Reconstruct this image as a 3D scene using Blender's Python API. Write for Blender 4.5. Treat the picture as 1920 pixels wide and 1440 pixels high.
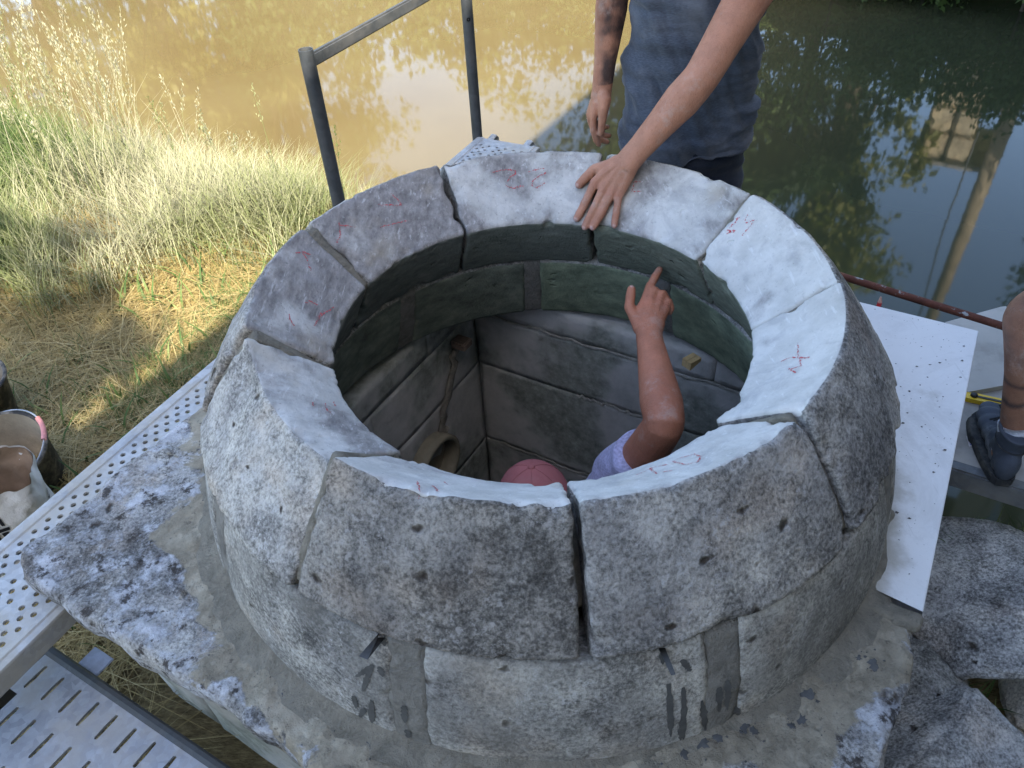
import bpy, bmesh, math, random
import numpy as np
from mathutils import Vector, Matrix, Euler

for o in list(bpy.data.objects):
    bpy.data.objects.remove(o)
SC = bpy.context.scene
COL = SC.collection

# ------------------------------------------------------------------ camera
cam_d = bpy.data.cameras.new('camera')
cam = bpy.data.objects.new('camera', cam_d)
COL.objects.link(cam)
cam_d.sensor_width = 36.0
cam_d.lens = 1450.0 / 1920.0 * 36.0
cam_d.clip_start = 0.02
cam_d.clip_end = 500.0
cam.location = (-0.0748, -1.4438, 1.47)
cam.rotation_euler = (Matrix.Rotation(math.radians(90 - 41.6), 3, 'X') @ Matrix.Rotation(math.radians(-3.634), 3, 'Z')).to_euler()
SC.camera = cam
SC.render.resolution_x, SC.render.resolution_y = 1024, 768

# ------------------------------------------------------------------ sky, sun, exposure
SUN = Vector((0.268, -0.816, 1.0)).normalized()          # towards the sun
world = bpy.data.worlds.new('World')
SC.world = world
world.use_nodes = True
wt = world.node_tree
for n_ in list(wt.nodes):
    wt.nodes.remove(n_)
sky = wt.nodes.new('ShaderNodeTexSky')
sky.sky_type = 'NISHITA'
sky.sun_disc = False
sky.sun_elevation = math.asin(SUN.z)
sky.sun_rotation = math.atan2(SUN.x, SUN.y)
sky.air_density = 1.0
sky.dust_density = 1.5
bg = wt.nodes.new('ShaderNodeBackground')
bg.inputs['Strength'].default_value = 0.15
wo = wt.nodes.new('ShaderNodeOutputWorld')
wt.links.new(sky.outputs[0], bg.inputs[0])
wt.links.new(bg.outputs[0], wo.inputs[0])
sd = bpy.data.lights.new('sun', 'SUN')
sd.energy = 4.3
sd.angle = math.radians(0.53)
sd.color = (1.0, 0.94, 0.82)
sun = bpy.data.objects.new('sun', sd)
COL.objects.link(sun)
sun.rotation_euler = (-SUN).to_track_quat('-Z', 'Y').to_euler()
sun.location = SUN * 30
SC.view_settings.view_transform = 'Standard'
SC.view_settings.look = 'None'
SC.view_settings.gamma = 1.0
SC.view_settings.use_curve_mapping = False
SC.view_settings.exposure = 2.15

# ------------------------------------------------------------------ helpers
RNG = np.random.default_rng(7)
random.seed(7)
UA = math.radians(58)
U = np.array([math.cos(UA), math.sin(UA)])
V = np.array([U[1], -U[0]])


def W(a, b, z=0.0):
    return np.array([U[0] * a + V[0] * b, U[1] * a + V[1] * b, z])


def hash3(ix, iy, iz, seed):
    h = (ix.astype(np.int64) * 374761393 + iy.astype(np.int64) * 668265263 + iz.astype(np.int64) * 2147483647 + seed * 1274126177) & 0xffffffff
    h = ((h ^ (h >> 13)) * 1274126177) & 0xffffffff
    h = ((h ^ (h >> 16)) * 2246822519) & 0xffffffff
    return ((h ^ (h >> 15)) & 0xffffff) / float(0xffffff)


def vn(P, seed=0):
    P = np.asarray(P, float)
    F = np.floor(P)
    f = P - F
    f = f * f * (3 - 2 * f)
    I = F.astype(np.int64)
    x, y, z = I[..., 0], I[..., 1], I[..., 2]
    fx, fy, fz = f[..., 0], f[..., 1], f[..., 2]
    r = 0
    for dx in (0, 1):
        for dy in (0, 1):
            for dz in (0, 1):
                w = (fx if dx else 1 - fx) * (fy if dy else 1 - fy) * (fz if dz else 1 - fz)
                r = r + w * hash3(x + dx, y + dy, z + dz, seed)
    return r


def fbm(P, scale, oc=3, seed=0):
    P = np.asarray(P, float) * scale
    r, a, t = 0, 1.0, 0
    for k in range(oc):
        r = r + a * vn(P * (2.03 ** k) + 17.3 * k, seed + k)
        t += a
        a *= 0.5
    return r / t


def tag(o, label=None, cat=None, group=None, kind=None):
    if label:
        o['label'] = label
    if cat:
        o['category'] = cat
    if group:
        o['group'] = group
    if kind:
        o['kind'] = kind
    return o


def mesh(name, verts, faces, mat=None, parent=None, smooth=True, cols=None):
    """one mesh object; faces: list of index lists, or an (n,3)/(n,4) array"""
    me = bpy.data.meshes.new(name)
    verts = np.asarray(verts, np.float32).reshape(-1, 3)
    if isinstance(faces, np.ndarray):
        nf, k = faces.shape
        me.vertices.add(len(verts))
        me.vertices.foreach_set('co', verts.ravel())
        me.loops.add(nf * k)
        me.loops.foreach_set('vertex_index', faces.astype(np.int32).ravel())
        me.polygons.add(nf)
        me.polygons.foreach_set('loop_start', np.arange(0, nf * k, k, dtype=np.int32))
        me.polygons.foreach_set('loop_total', np.full(nf, k, np.int32))
    else:
        me.from_pydata(verts.tolist(), [], faces)
    me.update(calc_edges=True)
    me.validate()
    if smooth:
        me.polygons.foreach_set('use_smooth', np.ones(len(me.polygons), bool))
    if cols:
        for cn, c in cols.items():
            at = me.color_attributes.new(cn, 'FLOAT_COLOR', 'POINT')
            c = np.asarray(c, np.float32)
            if c.shape[1] == 3:
                c = np.concatenate([c, np.ones((len(c), 1), np.float32)], 1)
            at.data.foreach_set('color', c.ravel())
    o = bpy.data.objects.new(name, me)
    COL.objects.link(o)
    if mat:
        me.materials.append(mat)
    if parent:
        o.parent = parent
    return o


def empty(name, loc=(0, 0, 0), rz=0.0):
    o = bpy.data.objects.new(name, None)
    o.location = loc
    o.rotation_euler = (0, 0, rz)
    o.empty_display_size = 0.1
    COL.objects.link(o)
    return o


def grid_faces(nu, nv, cu=False, cv=False, off=0):
    i = np.arange(nu if cu else nu - 1)
    j = np.arange(nv if cv else nv - 1)
    I, J = np.meshgrid(i, j, indexing='ij')
    I, J = I.ravel(), J.ravel()
    I2, J2 = (I + 1) % nu, (J + 1) % nv
    return np.stack([I * nv + J, I2 * nv + J, I2 * nv + J2, I * nv + J2], 1) + off


class MB:
    """collects shapes into one mesh"""

    def __init__(s):
        s.v, s.f = [], []

    def add(s, v, f):
        o = len(s.v)
        s.v += [tuple(map(float, q)) for q in v]
        s.f += [[int(i) + o for i in q] for q in f]
        return s

    def box(s, c, d, R=None, bev=0.0):
        c = np.array(c, float)
        hx, hy, hz = [k / 2 for k in d]
        if bev > 0:
            b = min(bev, hx * .9, hy * .9, hz * .9)
            bm = bmesh.new()
            bmesh.ops.create_cube(bm, size=1.0)
            for q in bm.verts:
                q.co = Vector((q.co.x * 2 * hx, q.co.y * 2 * hy, q.co.z * 2 * hz))
            bmesh.ops.bevel(bm, geom=list(bm.edges), offset=b, segments=2, affect='EDGES')
            bm.verts.index_update()
            v = np.array([q.co[:] for q in bm.verts])
            f = [[q.index for q in fc.verts] for fc in bm.faces]
            bm.free()
        else:
            v = np.array([(x, y, z) for z in (-hz, hz) for y in (-hy, hy) for x in (-hx, hx)])
            f = [(0, 2, 3, 1), (4, 5, 7, 6), (0, 1, 5, 4), (2, 6, 7, 3), (0, 4, 6, 2), (1, 3, 7, 5)]
        if R is not None:
            v = v @ np.array(R).T
        return s.add(v + c, f)

    def tube(s, pts, rad, seg=12, cap=True, flat=None, upv=None):
        pts = np.array(pts, float)
        n = len(pts)
        rad = np.broadcast_to(np.array(rad, float), (n,)) if np.ndim(rad) < 2 else np.array(rad, float)
        T = np.gradient(pts, axis=0)
        T /= np.linalg.norm(T, axis=1)[:, None] + 1e-12
        up = np.array(upv, float) if upv is not None else (np.array([0, 0, 1.0]) if abs(T[0][2]) < .9 else np.array([1.0, 0, 0]))
        N = up - T[0] * (up @ T[0])
        N /= np.linalg.norm(N)
        vs = []
        for k in range(n):
            N = N - T[k] * (N @ T[k])
            N /= np.linalg.norm(N)
            B = np.cross(T[k], N)
            ra, rb = (rad[k] if rad.ndim == 2 else (rad[k], rad[k] * (flat or 1)))
            a = np.arange(seg) * 2 * np.pi / seg
            vs.append(pts[k] + np.outer(np.cos(a) * ra, B) + np.outer(np.sin(a) * rb, N))
        v = np.concatenate(vs)
        f = grid_faces(n, seg, cv=True).tolist()
        if cap:
            f.append(list(range(seg - 1, -1, -1)))
            f.append([(n - 1) * seg + k for k in range(seg)])
        return s.add(v, f)

    def lathe(s, prof, c=(0, 0, 0), seg=32, R=None):
        a = np.arange(seg) * 2 * np.pi / seg
        v = np.array([(r * math.cos(t), r * math.sin(t), z) for r, z in prof for t in a])
        if R is not None:
            v = v @ np.array(R).T
        return s.add(v + np.array(c), grid_faces(len(prof), seg, cv=True)[:, ::-1].tolist())

    def prism(s, poly, z0, z1):
        n = len(poly)
        v = [(x, y, z0) for x, y in poly] + [(x, y, z1) for x, y in poly]
        f = [list(range(n - 1, -1, -1)), list(range(n, 2 * n))] + [[k, (k + 1) % n, n + (k + 1) % n, n + k] for k in range(n)]
        return s.add(v, f)

    def build(s, name, mat, parent=None, smooth=False, cols=None):
        return mesh(name, np.array(s.v), s.f, mat, parent, smooth, cols)


def rotz(a):
    return np.array(Matrix.Rotation(a, 3, 'Z'))


def rot_between(zdir, xhint=(1, 0, 0)):
    z = np.array(zdir, float)
    z /= np.linalg.norm(z)
    x = np.array(xhint, float)
    x = x - z * (x @ z)
    x /= np.linalg.norm(x)
    return np.stack([x, np.cross(z, x), z], 1)


# ------------------------------------------------------------------ node helper
class NT:
    def __init__(s, name, rough=0.8, spec=0.3):
        s.mat = bpy.data.materials.new(name)
        s.mat.use_nodes = True
        s.t = s.mat.node_tree
        s.b = s.t.nodes['Principled BSDF']
        s.b.inputs['Roughness'].default_value = rough
        s.b.inputs['Specular IOR Level'].default_value = spec
        s.tc = None

    def n(s, typ):
        return s.t.nodes.new('ShaderNode' + typ)

    def L(s, a, b):
        if isinstance(a, (int, float)):
            b.default_value = a
        elif isinstance(a, (tuple, list)):
            b.default_value = tuple(a) + ((1.0,) if len(a) == 3 and b.type == 'RGBA' else ())
        else:
            s.t.links.new(a, b)

    def obj(s):
        if not s.tc:
            s.tc = s.n('TexCoord')
        return s.tc.outputs['Object']

    def rnd(s):
        return s.n('ObjectInfo').outputs['Random']

    def objr(s):
        """object coordinates shifted per object, so no pattern runs on from one piece to the next"""
        x = s.n('VectorMath')
        x.operation = 'ADD'
        s.L(s.obj(), x.inputs[0])
        c = s.n('CombineXYZ')
        r = s.rnd()
        for i, k in enumerate((13.0, 29.0, 41.0)):
            s.L(s.m('MULTIPLY', r, k), c.inputs[i])
        s.t.links.new(c.outputs[0], x.inputs[1])
        return x.outputs[0]

    def pos(s):
        return s.n('NewGeometry').outputs['Position']

    def mapv(s, vec, scale=(1, 1, 1), rot=(0, 0, 0), loc=(0, 0, 0)):
        m = s.n('Mapping')
        s.L(vec, m.inputs[0])
        m.inputs['Scale'].default_value = scale
        m.inputs['Rotation'].default_value = rot
        m.inputs['Location'].default_value = loc
        return m.outputs[0]

    def noise(s, scale, detail=5, rough=.6, vec=None, dist=0.0):
        x = s.n('TexNoise')
        s.L(vec if vec is not None else s.obj(), x.inputs['Vector'])
        x.inputs['Scale'].default_value = scale
        x.inputs['Detail'].default_value = detail
        x.inputs['Roughness'].default_value = rough
        x.inputs['Distortion'].default_value = dist
        return x.outputs['Fac']

    def voro(s, scale, vec=None, feat='F1', rnd=1.0, out='Distance'):
        x = s.n('TexVoronoi')
        x.feature = feat
        s.L(vec if vec is not None else s.obj(), x.inputs['Vector'])
        x.inputs['Scale'].default_value = scale
        x.inputs['Randomness'].default_value = rnd
        return x.outputs[out]

    def ramp(s, fac, stops, interp='LINEAR'):
        x = s.n('ValToRGB')
        s.L(fac, x.inputs[0])
        e = x.color_ramp.elements
        x.color_ramp.interpolation = interp
        while len(e) < len(stops):
            e.new(0.5)
        for k, (p_, c) in enumerate(stops):
            e[k].position = p_
            c = (c, c, c) if isinstance(c, (int, float)) else c
            e[k].color = tuple(c) + (1,)
        return x.outputs[0]

    def step(s, fac, a, b):
        x = s.n('MapRange')
        x.interpolation_type = 'SMOOTHSTEP'
        s.L(fac, x.inputs[0])
        s.L(a, x.inputs[1])
        s.L(b, x.inputs[2])
        return x.outputs[0]

    def mix(s, fac, a, b, mode='MIX'):
        x = s.n('Mix')
        x.data_type = 'RGBA'
        x.blend_type = mode
        s.L(fac, x.inputs[0])
        s.L(a, x.inputs[6])
        s.L(b, x.inputs[7])
        return x.outputs[2]

    def m(s, op, a, b=0.0, c=None, clamp=False):
        x = s.n('Math')
        x.operation = op
        x.use_clamp = clamp
        s.L(a, x.inputs[0])
        s.L(b, x.inputs[1])
        if c is not None:
            s.L(c, x.inputs[2])
        return x.outputs[0]

    def attr(s, name, ch=None):
        x = s.n('Attribute')
        x.attribute_name = name
        if ch is None:
            return x.outputs['Color']
        q = s.n('SeparateColor')
        s.L(x.outputs['Color'], q.inputs[0])
        return q.outputs[ch]

    def sep(s, vec):
        q = s.n('SeparateXYZ')
        s.L(vec, q.inputs[0])
        return q.outputs

    def bump(s, h, dist=0.01, strength=1.0):
        x = s.n('Bump')
        x.inputs['Strength'].default_value = strength
        x.inputs['Distance'].default_value = dist
        s.L(h, x.inputs['Height'])
        s.t.links.new(x.outputs[0], s.b.inputs['Normal'])
        return x.outputs[0]

    def col(s, c):
        s.L(c, s.b.inputs['Base Color'])
        return s

    def rough(s, r):
        s.L(r, s.b.inputs['Roughness'])
        return s


def lichen(n, vec=None, dark=0.5, seed=0.0, base=(.30, .29, .27), white=.5):
    """weathered limestone: pale grain under black and white lichen, with pits -> colour, height"""
    v = n.mapv(vec if vec is not None else n.obj(), loc=(seed, seed * .7, -seed))
    big = n.noise(2.6, 2, .5, v)
    mid = n.noise(15.0, 5, .68, v, .3)
    fine = n.noise(125.0, 4, .72, v)
    k = base
    cov = n.m('ADD', n.m('MULTIPLY_ADD', mid, .70, fine), n.m('MULTIPLY_ADD', big, .45, -.575 + (dark - .5) * .28))
    c = n.ramp(cov, [(.28, tuple(min(1, x * 1.6) for x in k)), (.44, tuple(x * 1.15 for x in k)), (.54, tuple(x * .78 for x in k)), (.64, tuple(x * .46 for x in k)), (.80, (.065, .062, .058))])
    c = n.mix(n.m('MULTIPLY', n.step(n.noise(6.0, 2, .5, n.mapv(v, loc=(9, 3, 1))), .50, .68), .35), c, n.mix(1.0, c, (1.12, .92, .74), 'MULTIPLY'))
    c = n.mix(1.0, c, n.ramp(n.noise(4.2, 4, .6, n.mapv(v, loc=(5, 1, 3)), .6), [(.32, (.62, .62, .64)), (.5, (1, 1, 1)), (.68, (1.35, 1.33, 1.28))]), 'MULTIPLY')
    wh = n.m('MULTIPLY', n.step(n.noise(70.0, 5, .72, n.mapv(v, loc=(4, 7, 2))), .53, .64), n.step(n.noise(8.0, 3, .6, n.mapv(v, loc=(2, 2, 8))), .50 - .12 * white, .66 - .1 * white))
    c = n.mix(n.m('MULTIPLY', wh, .7), c, (.50, .49, .475))
    pv = n_warp(n, n.mapv(v, scale=(1, 1, 1.3)))
    x = n.n('TexVoronoi')
    n.L(pv, x.inputs['Vector'])
    x.inputs['Scale'].default_value = 15.0
    pr = n.sep(x.outputs['Color'])[0]
    pit = n.m('MULTIPLY', n.m('SUBTRACT', 1.0, n.step(x.outputs['Distance'], .06, n.m('MULTIPLY_ADD', pr, .42, -.12))), n.m('GREATER_THAN', pr, .62))
    c = n.mix(n.m('MULTIPLY', pit, .92), c, (.038, .028, .020))
    h = n.m('MULTIPLY_ADD', fine, -.55, n.m('MULTIPLY', mid, .8))
    h = n.m('MULTIPLY_ADD', pit, -.9, h)
    return c, h


def n_warp(n, v):
    x = n.n('TexNoise')
    n.L(v, x.inputs['Vector'])
    x.inputs['Scale'].default_value = 14.0
    x.inputs['Detail'].default_value = 3
    a = n.n('VectorMath')
    a.operation = 'MULTIPLY_ADD'
    n.L(x.outputs['Color'], a.inputs[0])
    a.inputs[1].default_value = (.09, .09, .09)
    n.L(v, a.inputs[2])
    return a.outputs[0]


def m_ring():
    """ring stones: dressed pale beds, lichen outside, green algae inside (vertex weights fw)"""
    n = NT('ring_limestone', .9, .2)
    o = n.objr()
    outc, outh = lichen(n, vec=o, dark=.48, base=(.315, .302, .275))
    top, inn = n.attr('fw', 0), n.attr('fw', 1)
    g, alg, odk = n.attr('st', 0), n.attr('st', 1), n.attr('st', 2)
    # outer tint
    outc = n.mix(odk, outc, n.mix(1.0, outc, (.62, .60, .58), 'MULTIPLY'))
    # top bed
    outc = n.mix(1.0, outc, n.ramp(n.rnd(), [(0, (.86, .86, .88)), (1, (1.14, 1.12, 1.08))]), 'MULTIPLY')
    sv = n.mapv(o, scale=(1, .28, 1), rot=(0, 0, .5))
    st = n.noise(55, 6, .7, sv)
    cl = n.noise(7, 5, .6, n.mapv(o, loc=(3, 1, 5)), .3)
    tc = n.ramp(n.noise(10, 6, .65, o), [(.25, (.40, .385, .35)), (.6, (.57, .55, .51))])
    gm = n.m('ADD', n.m('MULTIPLY', g, .55), n.m('MULTIPLY', cl, 1.0))
    gm = n.step(gm, .58, .86)
    gc = n.ramp(st, [(.3, (.14, .128, .12)), (.55, (.28, .26, .245)), (.75, (.45, .43, .40))])
    tc = n.mix(gm, tc, gc)
    spk = n.m('MULTIPLY', n.step(n.noise(120, 5, .75, n.mapv(o, loc=(1, 8, 3))), .56, .70), n.m('MULTIPLY_ADD', g, .7, .22))
    tc = n.mix(spk, tc, (.10, .10, .10))
    scr = n.m('MULTIPLY', n.step(n.noise(90, 3, .6, n.mapv(o, scale=(1, .10, 1), rot=(0, 0, -.4))), .60, .70), .35)
    tc = n.mix(scr, tc, (.72, .71, .69))
    blu = n.m('MULTIPLY', n.step(n.noise(9, 5, .7, n.mapv(o, loc=(8, 2, 2)), .5), .52, .66), .45)
    tc = n.mix(blu, tc, (.33, .32, .315))
    ochre = n.m('MULTIPLY', n.step(n.noise(4.5, 4, .6, n.mapv(o, loc=(6, 6, 1))), .58, .75), .35)
    tc = n.mix(ochre, tc, (.42, .34, .22))
    # inner face
    ic = n.ramp(n.noise(14, 7, .75, n.mapv(o, scale=(1, 1, 2.2))), [(.3, (.075, .079, .068)), (.55, (.17, .177, .152)), (.78, (.31, .31, .27))])
    ic2 = n.ramp(n.noise(26, 6, .7, n.mapv(o, scale=(1, 1, 3))), [(.3, (.105, .118, .088)), (.6, (.21, .23, .165)), (.8, (.36, .37, .30))])
    ic = n.mix(alg, ic, ic2)
    c = n.mix(n.step(n.m('ADD', top, n.m('MULTIPLY', n.m('SUBTRACT', cl, .5), .5)), .35, .6), outc, tc)
    c = n.mix(n.step(n.m('ADD', inn, n.m('MULTIPLY', n.m('SUBTRACT', st, .5), .3)), .42, .55), c, ic)
    n.col(c)
    h = n.m('MULTIPLY', outh, n.m('MULTIPLY_ADD', top, -.72, 1.0))
    h = n.m('ADD', h, n.m('MULTIPLY', st, .18))
    n.bump(h, .010, .8)
    return n.mat


def m_lichen(name, dark=.5, seed=3.0, base=(.30, .29, .27), bump=.012, tint=None):
    n = NT(name, .92, .2)
    c, h = lichen(n, dark=dark, seed=seed, base=base)
    if tint:
        c = n.mix(1.0, c, tint, 'MULTIPLY')
    n.col(c)
    n.bump(h, bump, .8)
    return n.mat


def m_mortar(name='mortar', k=(.27, .245, .20)):
    n = NT(name, .95, .15)
    ov = n.objr()
    a = n.noise(17, 8, .75, ov, .6)
    b = n.noise(90, 5, .7, ov)
    c = n.ramp(a, [(.3, tuple(x * .58 for x in k)), (.5, k), (.7, tuple(x * 1.3 for x in k))])
    c = n.mix(n.m('MULTIPLY', n.step(n.noise(45, 6, .7, n.mapv(ov, loc=(3, 3, 3))), .58, .66), .5), c, tuple(x * 1.5 for x in k))
    c = n.mix(n.m('MULTIPLY', n.step(b, .58, .7), .4), c, tuple(x * .45 for x in k))
    n.col(c)
    n.bump(n.m('ADD', n.m('MULTIPLY', a, 1.8), b), .012, .9)
    return n.mat


def m_plain(name, c, rough=.6, spec=.3, var=.25, sc=12, bump=0.002, metal=0.0, dirt=None, dirt_amt=.5, dsc=9):
    n = NT(name, rough, spec)
    a = n.noise(sc, 6, .65)
    col = n.ramp(a, [(.3, tuple(x * (1 - var) for x in c)), (.7, tuple(min(1, x * (1 + var)) for x in c))])
    if dirt:
        d = n.m('MULTIPLY', n.step(n.noise(dsc, 7, .7, n.mapv(n.obj(), loc=(5, 5, 5))), .48, .66), dirt_amt)
        col = n.mix(d, col, dirt)
    n.col(col)
    n.b.inputs['Metallic'].default_value = metal
    if bump:
        n.bump(n.noise(sc * 6, 5, .7), bump, .7)
    return n.mat

# ================================================================== SETTING
WATER_Z = -1.6
BANK = np.array([(-30, -30), (-30, 16.5), (-14, 11.2), (-8, 7.9), (-5.2, 6.1), (-3.4, 5.2), (-2.2, 4.5), (-1.3, 4.05), (-.6, 3.7), (.05, 3.1), (.5, 2.2), (1.0, 1.5), (1.7, 1.25),
                 (2.3, .9), (2.75, -.1), (6, -4), (14, -30)], float)


def poly_sd(P, poly):
    d = np.full(len(P), 1e9)
    ins = np.zeros(len(P), bool)
    n = len(poly)
    for k in range(n):
        a, b = poly[k], poly[(k + 1) % n]
        ab = b - a
        t = np.clip(((P - a) @ ab) / (ab @ ab), 0, 1)
        d = np.minimum(d, np.linalg.norm(P - a - t[:, None] * ab, axis=1))
        c = ((a[1] > P[:, 1]) != (b[1] > P[:, 1])) & (P[:, 0] < (b[0] - a[0]) * (P[:, 1] - a[1]) / (b[1] - a[1] + 1e-12) + a[0])
        ins ^= c
    return np.where(ins, d, -d)


def ground_h(x, y):
    P = np.stack([x, y], -1).reshape(-1, 2)
    sd_ = poly_sd(P, BANK)
    t = np.clip((sd_ + .25) / 1.6, 0, 1)
    t = t * t * (3 - 2 * t)
    h = -2.3 + 1.58 * t
    P3 = np.c_[P, np.zeros(len(P))]
    h += (fbm(P3, 1.3, 3, 5) - .5) * .16 + (fbm(P3, 7, 2, 9) - .5) * .05
    # spoil under and right of the slab
    vv = P @ V
    uu = P @ U
    h += np.where(vv > .6, -.25 * np.clip((vv - .6) * 2, 0, 1), 0)
    h = np.where((abs(uu) < .78) & (abs(vv) < .78), -2.3, h)
    return h.reshape(np.shape(x))


def m_ground():
    n = NT('dry_grass_soil', .95, .1)
    o = n.obj()
    a = n.noise(1.2, 4, .6)
    b = n.noise(30, 6, .75, n.mapv(o, scale=(1, 3, 1), rot=(0, 0, .6)))
    c = n.ramp(b, [(.3, (.09, .065, .035)), (.5, (.22, .165, .08)), (.72, (.38, .30, .15))])
    g = n.ramp(b, [(.3, (.03, .04, .015)), (.7, (.10, .13, .045))])
    c = n.mix(n.m('MULTIPLY', n.step(a, .50, .64), .6), c, g)
    n.col(c)
    n.bump(b, .03, .9)
    return n.mat


M_GROUND = m_ground()
xs = np.unique(np.concatenate([np.linspace(-30, -6, 50), np.linspace(-6, 3.5, 240), np.linspace(3.5, 14, 30)]))
ys = np.unique(np.concatenate([np.linspace(-30, -2, 40), np.linspace(-2, 6.5, 215), np.linspace(6.5, 18, 30)]))
X, Y = np.meshgrid(xs, ys, indexing='ij')
bank = mesh('river_bank', np.stack([X, Y, ground_h(X, Y)], -1).reshape(-1, 3), grid_faces(len(xs), len(ys)), M_GROUND)
tag(bank, 'dry straw covered near bank left of the stone ring', kind='structure')


def m_water():
    n = NT('muddy_water', .04, .5)
    n.b.inputs['IOR'].default_value = 1.38
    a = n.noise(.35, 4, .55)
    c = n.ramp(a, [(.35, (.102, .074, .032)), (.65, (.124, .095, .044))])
    # silty at left, clearer and greener right; the darkening there also paints in shade
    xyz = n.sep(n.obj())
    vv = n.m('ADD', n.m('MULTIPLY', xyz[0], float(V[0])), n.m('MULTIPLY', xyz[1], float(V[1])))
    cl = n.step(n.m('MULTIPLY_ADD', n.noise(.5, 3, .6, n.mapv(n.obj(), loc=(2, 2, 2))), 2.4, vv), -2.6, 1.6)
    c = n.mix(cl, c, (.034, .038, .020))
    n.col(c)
    rp = n.noise(2.2, 3, .5, n.mapv(n.obj(), scale=(1, .55, 1), rot=(0, 0, .5)))
    r2 = n.noise(9, 2, .5)
    n.bump(n.m('ADD', rp, n.m('MULTIPLY', r2, .10)), .0020, .45)
    return n.mat


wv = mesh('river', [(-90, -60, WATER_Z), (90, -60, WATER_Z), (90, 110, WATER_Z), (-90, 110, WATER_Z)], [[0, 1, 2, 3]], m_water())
tag(wv, 'muddy brown river behind the stone ring', kind='structure')

# far bank, u > 10
aa = np.concatenate([np.linspace(9.3, 14, 40), np.linspace(14.5, 70, 30)])
bb = np.linspace(-70, 45, 200)
A_, B_ = np.meshgrid(aa, bb, indexing='ij')
PX = U[0] * A_ + V[0] * B_
PY = U[1] * A_ + V[1] * B_
edge = 10.0 + (fbm(np.stack([B_ * .3, B_ * 0, B_ * 0], -1), 1, 2, 3) - .5) * .8
tt = np.clip((A_ - edge + .3) / 2.2, 0, 1)
HZ = -2.4 + 1.9 * tt * tt * (3 - 2 * tt) + (fbm(np.stack([PX, PY, PX * 0], -1), 1.1, 3, 8) - .5) * .3
fb = mesh('far_bank', np.stack([PX, PY, HZ], -1).reshape(-1, 3), grid_faces(*A_.shape), m_plain('far_bank_grass', (.07, .10, .03), .9, .1, .5, 2.0, .02, dirt=(.12, .09, .05)))
tag(fb, 'green far river bank under the trees', kind='structure')

# ================================================================== STONE DOME
M_RING = m_ring()
M_LOW = m_lichen('lower_limestone', .25, 5.0, (.235, .225, .20))
M_MORTAR = m_mortar('mortar', (.255, .228, .178))
M_MORTAR_J = m_mortar('joint_mortar', (.25, .235, .205))
M_MORTAR_D = m_mortar('damp_mortar', (.30, .27, .225))


def m_low():
    n = NT('lower_course_limestone', .92, .2)
    c, h = lichen(n, vec=n.objr(), dark=.48, seed=5.0, base=(.30, .288, .26), white=.3)
    w = n.noise(5, 5, .6, n.mapv(n.obj(), loc=(8, 1, 2)))
    c = n.mix(n.m('MULTIPLY', n.step(w, .45, .65), .45), c, (.23, .22, .195))
    inn = n.attr('fw', 1)
    o = n.obj()
    ic = n.ramp(n.noise(11, 7, .72, n.mapv(o, scale=(1, 1, 1.6), loc=(2, 2, 2))), [(.3, (.075, .081, .068)), (.5, (.155, .165, .138)), (.68, (.24, .25, .205)), (.8, (.34, .34, .29))])
    ic = n.mix(n.attr('st', 1), ic, n.mix(1.0, ic, (1.35, 1.5, 1.2), 'MULTIPLY'))
    c = n.mix(n.step(inn, .4, .6), c, ic)
    n.col(c)
    n.bump(h, .009, .8)
    return n.mat


M_LOWC = m_low()


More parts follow.
